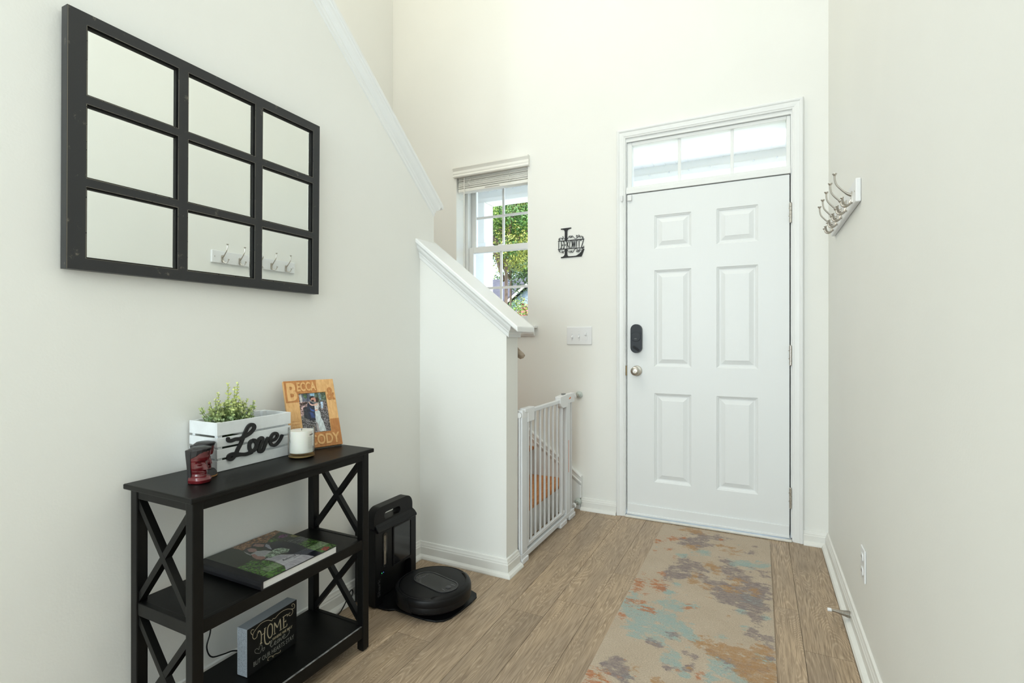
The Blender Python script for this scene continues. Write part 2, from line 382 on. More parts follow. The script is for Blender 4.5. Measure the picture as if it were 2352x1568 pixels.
def gridwall(bm, us, vs, holes, fn, d0, d1):
    us = sorted(set(us)); vs = sorted(set(vs))
    for i in range(len(us) - 1):
        for j in range(len(vs) - 1):
            cu_, cv_ = (us[i] + us[i + 1]) / 2, (vs[j] + vs[j + 1]) / 2
            if any(h[0] < cu_ < h[1] and h[2] < cv_ < h[3] for h in holes): continue
            prism(bm, [(us[i], vs[j]), (us[i + 1], vs[j]), (us[i + 1], vs[j + 1]), (us[i], vs[j + 1])], fn, d0, d1)
    return bm
XZ = lambda y0=0: (lambda u, v, d: (u, d, v))
fYZ = lambda u, v, d: (d, u, v)
fXZ = lambda u, v, d: (u, d, v)
fXY = lambda u, v, d: (u, v, d)

# ------------------------------------------------------------------ measured room
XL, XR, YF = -1.585, 0.338, 3.20      # long side wall, right wall, entry wall
KY0, KY1, KX = 2.135, 2.259, -1.08    # low stair wall
XS, H, YB = -2.64, 5.0, -4.0
# floor of single planks
def build_floor():
    bm = B(); lay = bm.loops.layers.float_color.new('rnd'); rs = random.Random(3)
    joints = {-1.249: 1.536, -1.094: 2.47, -0.939: 1.88, -0.784: 2.034, -0.629: 2.384, -0.009: 2.388, 0.146: 2.092}
    x = -1.249 - 0.155 * 3
    k = 0
    while x < XR + 0.02:
        y0 = None
        for q, v in joints.items():
            if abs(q - x) < 0.01: y0 = v
        if y0 is None: y0 = rs.uniform(1.2, 2.4)
        ys = [y0 + 1.22 * j for j in range(-6, 3)]
        ys = [YB] + [y for y in ys if YB + 0.05 < y < YF - 0.02] + [YF]
        xa, xb = max(x, XL - 0.06), min(x + 0.155, XR + 0.02)
        g = 0.0007
        for a, b in zip(ys[:-1], ys[1:]):
            c = (rs.random(), rs.random(), rs.random(), 1)
            nv = len(bm.faces)
            prism(bm, [(xa + g, a + g), (xb - g, a + g), (xb - g, b - g), (xa + g, b - g)], fXY, -0.012, 0.0)
            bm.faces.ensure_lookup_table()
            for f in bm.faces[nv:]:
                for l in f.loops: l[lay] = c
        x += 0.155; k += 1
    n0 = len(bm.faces)
    box(bm, XS, XR + 0.1, YB, YF + 0.2, -0.10, -0.0122, 1)
    return struct('floor', bm, [M_floor, M_dark])
build_floor()
struct('ceiling', box(B(), XS - 0.12, XR + 0.12, YB - 0.12, YF + 0.22, H, H + 0.1), M_ceil)
struct('wall_right', box(B(), XR, XR + 0.12, YB, YF + 0.22, -0.1, H), M_wall)
struct('wall_back', box(B(), XS, XR, YB - 0.12, YB, -0.1, H), M_wall)
struct('wall_stairwell', box(B(), XS - 0.12, XS, YB, YF + 0.22, -0.1, H), M_wall)
DX0, DX1, DZ = -0.765, 0.165, 2.405
WX0, WX1, WZ0, WZ1 = -2.04, -1.452, 1.20, 2.345
bm = gridwall(B(), [XS, WX0, WX1, DX0, DX1, XR], [-0.1, 0, WZ0, WZ1, DZ, H], [(DX0, DX1, 0, DZ), (WX0, WX1, WZ0, WZ1)], fXZ, YF, YF + 0.22)
bmesh.ops.remove_doubles(bm, verts=bm.verts, dist=1e-5)
struct('wall_far', bm, M_wall)
# long wall with raking top
YT = lambda y: 1.878 + 0.82 * (2.259 - y)
struct('wall_left', prism(B(), [(YB, -0.1), (KY1, -0.1), (KY1, YT(KY1) - 0.012), (-0.1, YT(-0.1) - 0.012), (-0.1, H), (YB, H)], fYZ, XL - 0.12, XL), M_wall)
ZT = lambda x: 1.183 + 0.796 * (-1.004 - x)
struct('wall_knee', prism(B(), [(XL, -0.1), (KX, -0.1), (KX, ZT(KX) - 0.035), (XL, ZT(XL) - 0.035)], fXZ, KY0, KY1), M_wall)

# raking caps : board + cove moulding
def cap_section(bm, a, b, slope_fn, fn_, c0, c1, mould=True):
    """a..b along the run; section across c0..c1 (wall faces)"""
    return bm
def rake(name_board, u0, u1, zf, w0, w1, place, u1m):
    t = 0.026
    bm = prism(B(), [(u0, zf(u0)), (u1, zf(u1)), (u1, zf(u1) - t), (u0, zf(u0) - t)], place, w0 - 0.038, w1 + 0.038)
    o = struct(name_board, bm, M_trim, bevel=0.006, seg=3)
    # moulding, section stepped by slices
    sec = [(0.034, 0.0), (0.030, -0.006), (0.027, -0.018), (0.020, -0.030), (0.011, -0.040), (0.010, -0.048), (0.006, -0.056), (0.005, -0.072), (0.0, -0.076)]
    bm = B(); rings = []
    for u in (u0, u1m):
        e = 0 if u == u0 else 1
        rr = []
        for off, dz in sec: rr.append(bm.verts.new(place(u + (off - 0.034) * e * 0.9, zf(u + (off - 0.034) * e * 0.9) - t + dz, w0 - off)))
        for off, dz in reversed(sec): rr.append(bm.verts.new(place(u + (off - 0.034) * e * 0.9, zf(u + (off - 0.034) * e * 0.9) - t + dz, w1 + off)))
        rings.append(rr)
    n = len(rings[0])
    for j in range(n): bm.faces.new((rings[0][j], rings[0][(j + 1) % n], rings[1][(j + 1) % n], rings[1][j]))
    bm.faces.new(rings[0][::-1])
    k = len(sec)
    for j in range(k - 1): bm.faces.new((rings[1][j], rings[1][j + 1], rings[1][n - 2 - j], rings[1][n - 1 - j]))
    m = obj('cove_moulding', bm, M_trim, o)
    return o
rake('trim_1', XL - 0.02, -1.004, ZT, KY0, KY1, lambda u, v, d: (u, d, v), -1.040)
rake('trim_2', 0.0, 2.300, lambda y: YT(y) + 0.012, XL - 0.12, XL, lambda u, v, d: (-(d) + 2 * XL - 0.12, u, v), 2.285)

# baseboards
def bbprof(h=0.080): return [(-0.002, 0), (0.036, 0), (0.036, 0.005), (0.032, 0.013), (0.024, 0.018), (0.0175, 0.020), (0.0165, h - 0.026), (0.0135, h - 0.021), (0.0135, h - 0.017), (0.010, h - 0.010), (0.008, h - 0.002), (0.004, h), (-0.002, h)]
struct('baseboard_left', sweep(B(), [(XL, KY0 - 0.0), (XL, -3.95)], [(o, z) for o, z in bbprof()]), M_bb)
struct('baseboard_knee', sweep(B(), [(KX, KY1 - 0.004), (KX, KY0), (XL + 0.03, KY0)], bbprof()), M_bb) if False else None
def sweep_r(path, prof): return sweep(B(), path, [(-o, z) for o, z in prof])
struct('baseboard_knee', sweep_r([(XL + 0.002, KY0), (KX, KY0), (KX, KY1 - 0.006)], bbprof()), M_bb)
struct('baseboard_far', sweep_r([(-1.058, YF), (-0.821, YF)], bbprof(0.078)), M_bb)
struct('baseboard_far', sweep_r([(0.219, YF), (XR - 0.001, YF)], bbprof(0.076)), M_bb)
struct('baseboard_right', sweep_r([(XR, YF - 0.001), (XR, -3.95)], bbprof(0.076)), M_bb)

# ------------------------------------------------------------------ entry door
dx0, dx1, dzt = -0.754, 0.153, 2.045
door = bpy.data.objects.new('door_1', None); C.objects.link(door); door['kind'] = 'structure'; door.location = (dx0, 3.2, 0); WM[door] = Matrix.Translation((dx0, 3.2, 0))
def door_slab():
    bm = B(); yf, yb = 3.197, 3.242; z0 = 0.035
    pans = [(-0.585, -0.367, 1.687, 1.896), (-0.225, -0.005, 1.687, 1.897), (-0.585, -0.367, 0.955, 1.555), (-0.225, -0.005, 0.955, 1.553), (-0.585, -0.367, 0.237, 0.790), (-0.225, -0.005, 0.237, 0.790)]
    us = sorted({dx0, dx1} | {p[0] for p in pans} | {p[1] for p in pans}); vs = sorted({z0, dzt} | {p[2] for p in pans} | {p[3] for p in pans})
    def quad(a, b, c, d): bm.faces.new([bm.verts.new(p) for p in (a, b, c, d)])
    for i in range(len(us) - 1):
        for j in range(len(vs) - 1):
            cu_, cv_ = (us[i] + us[i + 1]) / 2, (vs[j] + vs[j + 1]) / 2
            if any(p[0] < cu_ < p[1] and p[2] < cv_ < p[3] for p in pans): continue
            quad((us[i], yf, vs[j]), (us[i + 1], yf, vs[j]), (us[i + 1], yf, vs[j + 1]), (us[i], yf, vs[j + 1]))
    for x0, x1, a, b in pans:
        prof = [(0, 0), (0.003, 0.004), (0.008, 0.006), (0.013, 0.011), (0.018, 0.012), (0.022, 0.012), (0.045, 0.003), (0.046, 0.002)]
        lp = [[(x0 + i, yf + d, a + i), (x1 - i, yf + d, a + i), (x1 - i, yf + d, b - i), (x0 + i, yf + d, b - i)] for i, d in prof]
        for k in range(len(lp) - 1):
            for q in range(4): quad(lp[k][q], lp[k][(q + 1) % 4], lp[k + 1][(q + 1) % 4], lp[k + 1][q])
        quad(*lp[-1])
    quad((dx0, yb, z0), (dx0, yb, dzt), (dx1, yb, dzt), (dx1, yb, z0))
    for a, b in (((dx0, z0), (dx1, z0)), ((dx1, z0), (dx1, dzt)), ((dx1, dzt), (dx0, dzt)), ((dx0, dzt), (dx0, z0))):
        quad((a[0], yf, a[1]), (a[0], yb, a[1]), (b[0], yb, b[1]), (b[0], yf, b[1]))
    bmesh.ops.remove_doubles(bm, verts=bm.verts, dist=1e-5)
    return bm
m = M_door; nt = m.node_tree; tc = N(m, 'ShaderNodeTexCoord'); g = N(m, 'ShaderNodeMapping'); g.inputs['Scale'].default_value = (160, 1, 7)
nz = N(m, 'ShaderNodeTexNoise'); nz.inputs['Scale'].default_value = 1; nz.inputs['Detail'].default_value = 4; nz.inputs['Distortion'].default_value = 1.2
bp = N(m, 'ShaderNodeBump'); bp.inputs['Strength'].default_value = 0.10; bp.inputs['Distance'].default_value = 0.002
nt.links.new(tc.outputs['Object'], g.inputs[0]); nt.links.new(g.outputs[0], nz.inputs['Vector']); nt.links.new(nz.outputs['Fac'], bp.inputs['Height']); nt.links.new(bp.outputs[0], nt.nodes['Principled BSDF'].inputs['Normal'])
obj('door_slab', door_slab(), M_door, door)
obj('door_sweep', box(box(B(), dx0 + 0.001, dx1 - 0.001, 3.190, 3.1972, 0.028, 0.085), dx0 + 0.001, dx1 - 0.001, 3.185, 3.1972, 0.018, 0.030), M_door, door, bevel=0.002)
# knob
K = (-0.693, 3.197, 0.927); Mk = Matrix.Translation(K) @ Matrix.Rotation(R(90), 4, 'X')
kn = obj('door_knob', lathe(B(), [(0.0335, 0), (0.0335, 0.004), (0.031, 0.009), (0.022, 0.012), (0.013, 0.014), (0.012, 0.030), (0.017, 0.036), (0.0255, 0.044), (0.028, 0.054), (0.026, 0.062), (0.019, 0.067), (0.011, 0.068), (0.011, 0.0665), (0.0075, 0.0665)], 36, Mk), M_nickel, door); auto(kn, 30)
bm = lathe(B(), [(0.0072, 0.066), (0.0072, 0.069), (0.003, 0.070)], 16, Mk); box(bm, K[0] - 0.0055, K[0] + 0.0055, K[1] - 0.076, K[1] - 0.068, K[2] - 0.0022, K[2] + 0.0022)
auto(obj('turn_button', bm, M_nickel, kn))
obj('strike_plate', box(B(), dx0 - 0.0105, dx0 - 0.002, 3.1962, 3.205, 0.895, 0.958), mat('worn_brass', srgb(120, 105, 80), 0.4, metal=0.8), door)
# smart lock
LX, LZ0, LZ1 = -0.6925, 1.040, 1.220
lk = obj('smart_lock', plate2d([rrect(LX - 0.034, LX + 0.034, LZ0, LZ1, 0.0335, 10)], fXZ, 3.197, 3.165), mat('charcoal_lock_plastic', srgb(38, 43, 50), 0.5), door, bevel=0.004, seg=3)
bm = lathe(B(), [(0.031, 0), (0.031, 0.0015), (0.0295, 0.003), (0.0, 0.0032)], 40, Matrix.Translation((LX, 3.165, 1.142)) @ Matrix.Rotation(R(90), 4, 'X'), cap=False)
auto(obj('lock_dial', bm, MATS['charcoal_lock_plastic'], lk))
bm = B(); a = R(-36); cx, cz = LX + 0.001, 1.068
ux = Vector((math.cos(a), 0, math.sin(a))); uz = Vector((-math.sin(a), 0, math.cos(a)))
cc = Vector((cx, 0, cz))
prism(bm, rrect(-0.023, 0.023, -0.0065, 0.0065, 0.006), lambda u, v, d: tuple(cc + ux * u + uz * v + Vector((0, d, 0))), 3.1655, 3.160)
obj('thumb_turn', bm, M_blackpl, lk, bevel=0.001)
obj('lock_wordmark', box(B(), LX - 0.009, LX + 0.006, 3.1612, 3.1618, 1.1285, 1.1305), mat('pale_grey_ink', (0.3, 0.3, 0.3), 0.6), lk)
# hinges
for z0, z1 in ((1.776, 1.884), (0.981, 1.089), (0.186, 0.296)):
    bm = B(); n = 5; h = (z1 - z0) / n
    for i in range(n): lathe(bm, [(0.0062, z0 + i * h + 0.0008), (0.0068, z0 + i * h + 0.0014), (0.0068, z0 + (i + 1) * h - 0.0014), (0.0062, z0 + (i + 1) * h - 0.0008)], 14, Matrix.Translation((0.1575, 3.190, 0)))
    lathe(bm, [(0.004, z0 - 0.003), (0.005, z0), (0.0025, z1), (0.005, z1 + 0.001), (0.003, z1 + 0.004)], 10, Matrix.Translation((0.1575, 3.190, 0)))
    hg = auto(obj('hinge', bm, M_nickel, door))
    for q in (0.33, 0.75): box_ = obj('screw', lathe(B(), [(0.0028, 0), (0.0022, 0.0015), (0.0, 0.002)], 10, Matrix.Translation((0.1495, 3.197, z0 + (z1 - z0) * q)) @ Matrix.Rotation(R(90), 4, 'X'), cap=False), M_nickel, hg)
obj('threshold', box(B(), DX0 + 0.001, DX1 - 0.001, 3.170, 3.30, 0.0005, 0.012), mat('worn_white_threshold', srgb(222, 220, 212), 0.5, var=0.08, vscale=30), door, bevel=0.004)
# jamb, head, casing
def portal(bm, x0, x1, zt, prof, z0=0.0):
    """prof: (outward offset, y) closed loop, along left-top-right"""
    rings = []
    for (sx, sz, px, pz) in ((-1, 0, x0, z0), (-1, 1, x0, zt), (1, 1, x1, zt), (1, 0, x1, z0)):
        rings.append([bm.verts.new((px + sx * o, y, pz + sz * o)) for o, y in prof])
    n = len(prof)
    for i in range(3):
        for j in range(n): bm.faces.new((rings[i][j], rings[i][(j + 1) % n], rings[i + 1][(j + 1) % n], rings[i + 1][j]))
    bm.faces.new(rings[0]); bm.faces.new(rings[3][::-1])
    return bm
casing = [(0, YF + 0.001), (0, 3.191), (0.003, 3.188), (0.008, 3.188), (0.012, 3.185), (0.022, 3.183), (0.036, 3.182), (0.040, 3.178), (0.046, 3.176), (0.052, 3.178), (0.055, 3.182), (0.055, YF + 0.001)]
struct('trim_3', portal(B(), -0.7645, 0.1645, 2.4045, casing, 0.0005), M_trim)
struct('trim_4', portal(B(), -0.7600, 0.1590, 2.382, [(0, 3.1990), (0.0245, 3.1990), (0.0245, 3.41), (0, 3.41)], 0.018), M_trim)
# transom bar between door and fanlight
bm = box(B(), -0.7595, 0.1585, 3.199, 3.41, 2.052, 2.094); box(bm, -0.7595, 0.1585, 3.190, 3.22, 2.050, 2.070); box(bm, -0.7595, 0.1585, 3.194, 3.22, 2.070, 2.082)
struct('trim_5', bm, M_trim, bevel=0.002)
struct('trim_6', portal(B(), dx0 + 0.004, dx1 - 0.004, 2.040, [(0, 3.244), (0.012, 3.244), (0.012, 3.30), (0, 3.30)], 0.018), M_dark)  # door stop behind the slab
win = bpy.data.objects.new('window_1', None); C.objects.link(win); win['kind'] = 'structure'; win.location = (-0.3, 3.23, 2.09); WM[win] = Matrix.Translation((-0.3, 3.23, 2.09))
tx0, tx1, tz0, tz1 = -0.728, 0.138, 2.100, 2.360
bm = B()
for (a, b, c, d) in ((-0.7595, tx0, 2.094, 2.381), (tx1, 0.1585, 2.094, 2.381), (tx0, tx1, 2.094, tz0), (tx0, tx1, tz1, 2.381)):
    prism(bm, [(a, c), (b, c), (b, d), (a, d)], fXZ, 3.212, 3.26)
obj('window_frame', bm, M_trim, win, bevel=0.003)
obj('pane', box(B(), tx0, tx1, 3.238, 3.242, tz0, tz1), M_pane, win)
for x in (-0.4405, -0.1425): obj('muntin', box(B(), x - 0.009, x + 0.009, 3.228, 3.250, tz0, tz1), M_trim, win, bevel=0.002)

# contact sensor on door and its magnet on the casing
o = obj('door_sensor', box(B(), -0.752, -0.724, 3.183, 3.1965, 2.003, 2.040), M_white, bevel=0.003, seg=3); tag(o, 'small white square contact sensor in the upper corner of the entry door', 'sensor')
o = obj('sensor_magnet', box(B(), -0.790, -0.777, 3.170, 3.184, 2.002, 2.040), M_white, bevel=0.0035, seg=3); tag(o, 'slim white sensor magnet stuck on the door casing beside the sensor', 'sensor')

# ------------------------------------------------------------------ stair window
w2 = bpy.data.objects.new('window_2', None); C.objects.link(w2); w2['kind'] = 'structure'; w2.location = (-1.746, 3.38, 1.22); WM[w2] = Matrix.Translation((-1.746, 3.38, 1.22))
def rectframe(bm, x0, x1, z0, z1, wd, y0, y1, wt=None, wb=None):
    wt = wt or wd; wb = wb or wd
    for a, b, c, d in ((x0, x0 + wd, z0, z1), (x1 - wd, x1, z0, z1), (x0 + wd, x1 - wd, z1 - wt, z1), (x0 + wd, x1 - wd, z0, z0 + wb)):
        prism(bm, [(a, c), (b, c), (b, d), (a, d)], fXZ, y0, y1)
    return bm
obj('window_frame', rectframe(B(), WX0, WX1, 1.222, WZ1, 0.022, 3.330, 3.43), M_trim, w2, bevel=0.002)
us_ = obj('upper_sash', rectframe(B(), WX0 + 0.022, WX1 - 0.022, 1.80, 2.323, 0.040, 3.386, 3.418, 0.04, 0.030), M_trim, w2, bevel=0.003)
ls_ = obj('lower_sash', rectframe(B(), WX0 + 0.022, WX1 - 0.022, 1.244, 1.835, 0.040, 3.346, 3.382, 0.046, 0.055), M_trim, w2, bevel=0.003)
obj('pane', box(B(), -1.98, -1.512, 3.403, 3.406, 1.83, 2.283), M_pane, us_)
obj('pane', box(B(), -1.98, -1.512, 3.364, 3.367, 1.299, 1.789), M_pane, ls_)
bm = box(B(), -1.755, -1.737, 3.398, 3.410, 1.83, 2.283); box(bm, -1.98, -1.755, 3.398, 3.410, 2.060, 2.078); box(bm, -1.737, -1.512, 3.398, 3.410, 2.060, 2.078)
obj('muntin', bm, M_trim, us_, bevel=0.001)
bm = box(B(), -1.755, -1.737, 3.360, 3.372, 1.299, 1.789); box(bm, -1.98, -1.755, 3.360, 3.372, 1.508, 1.526); box(bm, -1.737, -1.512, 3.360, 3.372, 1.508, 1.526)
obj('muntin', bm, M_trim, ls_, bevel=0.001)
obj('sash_lock', box(B(), -1.765, -1.727, 3.350, 3.372, 1.835, 1.843), M_trim, ls_, bevel=0.002)
bm = box(B(), WX0 - 0.06, WX1 + 0.078, 3.150, 3.20, 1.203, 1.222); box(bm, WX0 + 0.001, WX1 - 0.001, 3.1995, 3.345, 1.203, 1.222)
obj('window_sill', bm, M_trim, w2, bevel=0.005, seg=3)
obj('apron', prism(B(), [(3.2, 1.152), (3.186, 1.152), (3.184, 1.158), (3.178, 1.165), (3.176, 1.185), (3.168, 1.196), (3.166, 1.203), (3.2, 1.203)], fYZ, WX0 - 0.04, WX1 + 0.055), M_trim, w2)
# blind pulled up
bl = thing('window_blind', 'white slatted blind pulled up tight at the top of the stair window', 'blind', (-1.746, 3.25, 2.23))
M_slat = mat('off_white_faux_wood', (0.86, 0.86, 0.81), 0.45)
prof = [(3.1995, 2.334), (3.178, 2.334), (3.174, 2.342), (3.179, 2.352), (3.176, 2.362), (3.178, 2.378), (3.173, 2.388), (3.167, 2.398), (3.167, 2.408), (3.1995, 2.408)]
obj('valance', prism(B(), prof, fYZ, -2.056, -1.436), M_slat, bl)
bm = B()
for i in range(17):
    z = 2.256 + i * 0.0045 + (0.0012 if i % 3 == 0 else 0)
    box(bm, WX0 + 0.012, WX1 - 0.006, 3.212 + random.uniform(-0.003, 0.003), 3.262 + random.uniform(-0.002, 0.002), z, z + 0.0028)
obj('slats', bm, M_slat, bl)
obj('bottom_rail', box(B(), WX0 + 0.010, WX1 - 0.004, 3.210, 3.265, 2.228, 2.252), M_slat, bl, bevel=0.003)
obj('warning_label', box(B(), -1.80, -1.68, 3.2085, 3.2098, 2.236, 2.243), mat('grey_label', (0.45, 0.44, 0.42), 0.6), bl)
obj('headrail', box(B(), WX0 + 0.006, WX1 - 0.006, 3.215, 3.262, 2.332, 2.344), M_slat, bl)
bm = tube(B(), [(-1.972, 3.200, 2.33), (-1.973, 3.199, 1.75), (-1.970, 3.200, 1.30)], 0.0035, 8)
obj('tilt_wand', bm, M_slat, bl)
for x in (-1.93, -1.60):
    obj('ladder_cord', tube(B(), smooth_path([(x, 3.206, 2.335), (x + 0.012, 3.2, 2.31), (x - 0.006, 3.203, 2.29), (x + 0.01, 3.2, 2.27), (x, 3.206, 2.245)], 4), 0.0018, 6), M_slat, bl)
obj('cord_loop', tube(B(), smooth_path([(-2.010, 3.209, 2.245), (-2.02, 3.205, 2.19), (-1.99, 3.2, 2.165), (-1.96, 3.205, 2.2)], 4), 0.0012, 6), M_slat, bl)

# ------------------------------------------------------------------ staircase
SX = [-1.17, -1.42, -1.67]
st = thing('staircase', 'narrow staircase with orange oak treads and white risers behind the baby gate', 'stairs', (-1.17, 2.73, 0))
M_riser = mat('white_riser_paint', (0.78, 0.77, 0.74), 0.5)
sy0, sy1 = KY1 + 0.001, 3.183
for i, x in enumerate(SX):
    z = 0.195 * (i + 1)
    obj('riser', box(B(), x - 0.018, x, sy0, sy1, z - 0.195 + (0.001 if i == 0 else 0), z - 0.026), M_riser, st)
for i in range(2):
    z = 0.195 * (i + 1)
    obj('tread', box(B(), SX[i + 1] - 0.017, SX[i] + 0.026, sy0, sy1, z - 0.026, z), M_tread, st, bevel=0.008, seg=3)
obj('landing', box(B(), XS + 0.002, SX[2] + 0.026, sy0, sy1 + 0.014, 0.559, 0.585), M_tread, st, bevel=0.008, seg=3)
for i in range(4):
    z = 0.585 + 0.195 * (i + 1); y = KY1 - 0.25 * i
    obj('riser', box(B(), XS + 0.002, XL - 0.122, y - 0.018, y, z - 0.195, z - 0.026), M_riser, st)
    obj('tread', box(B(), XS + 0.002, XL - 0.122, y - 0.268, y + 0.026, z - 0.026, z), M_tread, st, bevel=0.008, seg=3)
# skirt board on the entry wall
SK = lambda x: 0.226 + 0.742 * (-1.062 - x)
sk = struct('trim_7', prism(B(), [(-1.062, 0.0005), (-1.062, SK(-1.062)), (-1.70, SK(-1.70)), (-1.70, 0.40), (-1.30, 0.0005)], fXZ, 3.199, 3.184), M_trim)
bm = B(); rings = []
for x in (-1.70, -1.052):
    e = 0.0
    rings.append([bm.verts.new((x, y, SK(x) + dz)) for y, dz in ((3.1995, 0.004), (3.172, 0.004), (3.170, -0.004), (3.174, -0.012), (3.176, -0.035), (3.172, -0.040), (3.174, -0.050), (3.180, -0.058), (3.184, -0.070), (3.1995, -0.070))])
n = 10
for j in range(n): bm.faces.new((rings[0][j], rings[0][(j + 1) % n], rings[1][(j + 1) % n], rings[1][j]))
bm.faces.new(rings[0]); bm.faces.new(rings[1][::-1])
obj('cap_moulding', bm, M_trim, sk)
obj('end_block', box(B(), -1.066, -1.054, 3.176, 3.1995, 0.079, SK(-1.054) - 0.06), M_trim, sk, bevel=0.002)
# handrail on the stair side of the low wall
hr = thing('handrail', 'pale wooden handrail end peeking past the low stair wall', 'handrail', (-1.30, 2.33, 1.2))
bm = B(); rings = []
sec = [(0.022 * math.cos(2 * PI * i / 14) * (1.0), 0.026 * math.sin(2 * PI * i / 14)) for i in range(14)]
for x, s_ in ((-1.54, 1.0), (-1.112, 1.0), (-1.092, 0.85), (-1.076, 0.5), (-1.068, 0.15)):
    zc = 1.042 + 0.79 * (-1.088 - x) if x < -1.088 else 1.042
    rings.append([bm.verts.new((x, 2.318 + a * s_, zc + b * s_)) for a, b in sec])
for k in range(len(rings) - 1):
    for i in range(14): bm.faces.new((rings[k][i], rings[k][(i + 1) % 14], rings[k + 1][(i + 1) % 14], rings[k + 1][i]))
bm.faces.new(rings[0]); bm.faces.new(rings[-1])
auto(obj('rail', bm, M_rail, hr), 50)
obj('bracket', tube(B(), [(-1.30, KY1 + 0.001, 1.16), (-1.30, 2.30, 1.16), (-1.30, 2.318, 1.205)], 0.006, 8), M_nickel, hr)

# ------------------------------------------------------------------ baby gate
bg = thing('baby_gate', 'white metal baby gate with vertical bars across the bottom of the stairs', 'baby gate', (-1.075, 2.27, 0))
GX0, GX1 = -1.087, -1.061
gc = (GX0 + GX1) / 2
bm = box(B(), GX0, GX1, 2.272, 2.335, 0.047, 0.735); obj('frame_post', bm, M_gate, bg, bevel=0.003)
obj('frame_post', box(B(), GX0, GX1, 2.915, 2.985, 0.047, 0.735), M_gate, bg, bevel=0.003)
obj('bottom_bar', box(B(), GX0 - 0.001, GX1 + 0.001, 2.262, 3.06, 0.020, 0.048), M_gate, bg, bevel=0.003)
for a, b in ((2.262, 2.335), (2.80, 2.905), (2.955, 3.06)): obj('floor_pad', box(B(), GX0 + 0.002, GX1 + 0.008, a, b, 0.001, 0.026), M_white, bg, bevel=0.003)
obj('gate_bottom_rail', box(B(), gc - 0.008, gc + 0.008, 2.345, 2.905, 0.060, 0.078), M_gate, bg, bevel=0.003)
obj('top_rail', box(B(), gc - 0.011, gc + 0.011, 2.34, 2.91, 0.742, 0.764), M_gate, bg, bevel=0.004)
for y in (2.407, 2.465, 2.531, 2.593, 2.655, 2.720, 2.784): obj('bar', tube(B(), [(gc, y, 0.07), (gc, y, 0.752)], 0.0065, 10), M_gate, bg, smooth=False)
obj('gate_stile', box(B(), gc - 0.009, gc + 0.009, 2.347, 2.366, 0.07, 0.75), M_gate, bg, bevel=0.003)
obj('gate_stile', box(B(), gc - 0.009, gc + 0.009, 2.842, 2.866, 0.07, 0.75), M_gate, bg, bevel=0.003)
obj('side_bar', tube(B(), [(gc, 3.030, 0.03), (gc, 3.030, 0.755)], 0.0075, 10), M_gate, bg)
obj('side_bar', tube(B(), [(gc, 2.2665, 0.03), (gc, 2.2665, 0.735)], 0.005, 8), M_gate, bg)
obj('top_bracket', box(B(), gc - 0.014, gc + 0.014, 2.275, 2.345, 0.728, 0.768), M_white, bg, bevel=0.003)
obj('hinge_housing', prism(B(), [(2.335, 0.70), (2.415, 0.702), (2.418, 0.774), (2.300, 0.774), (2.300, 0.755), (2.335, 0.750)], fYZ, gc - 0.018, gc + 0.018), M_white, bg, bevel=0.004, seg=3)
lh = obj('latch_housing', prism(B(), [(2.800, 0.742), (2.812, 0.726), (2.838, 0.712), (2.925, 0.712), (2.930, 0.718), (2.930, 0.786), (2.925, 0.790), (2.800, 0.782)], fYZ, gc - 0.019, gc + 0.019), M_white, bg, bevel=0.004, seg=3)
obj('release_button', prism(B(), rrect(2.875, 2.915, -0.010 + gc, 0.010 + gc, 0.008), lambda u, v, d: (v, u, d), 0.789, 0.794), mat('grey_plastic', (0.25, 0.25, 0.24), 0.5), lh)
obj('catch_housing', box(B(), gc - 0.015, gc + 0.015, 2.934, 3.062, 0.728, 0.786), M_white, bg, bevel=0.004, seg=3)
obj('orange_mark', prism(B(), [(2.955, 0.752), (2.985, 0.756), (2.988, 0.766), (2.960, 0.761)], fYZ, gc + 0.0151, gc + 0.0158), mat('orange_plastic', srgb(222, 120, 60), 0.5), bg)
obj('orange_stripe', box(B(), gc + 0.0131, gc + 0.0137, 2.950, 2.9555, 0.30, 0.50), MATS['orange_plastic'], bg)
def cup(bm, y, z, sgn):
    M = Matrix.Translation((gc, y, z)) @ Matrix.Rotation(R(-90 * sgn), 4, 'X')
    return lathe(bm, [(0.022, 0), (0.024, 0.003), (0.022, 0.010), (0.013, 0.014), (0.009, 0.022)], 20, M)
M_cup = mat('translucent_grey_rubber', (0.52, 0.57, 0.54), 0.4)
for z in (0.757, 0.052):
    yy = 3.1985 if z > 0.5 else 3.180
    b1 = tube(B(), [(gc, 3.05, z), (gc, yy - 0.02, z)], 0.005, 10); obj('spindle', b1, M_nickel, bg)
    b2 = cup(B(), yy, z, -1); auto(obj('wall_cup', b2, M_cup, bg))
    b3 = lathe(B(), [(0.011, 0), (0.015, 0.002), (0.015, 0.012), (0.011, 0.014)], 12, Matrix.Translation((gc, 3.085, z)) @ Matrix.Rotation(R(-90), 4, 'X')); obj('adjusting_nut', b3, M_white, bg)
    b2 = lathe(B(), [(0.0135, 0), (0.0135, 0.002), (0.011, 0.004), (0.008, 0.006)], 16, Matrix.Translation((gc, KY1 + 0.0008, z - 0.012)) @ Matrix.Rotation(R(-90), 4, 'X')); obj('wall_cup', b2, M_white, bg)

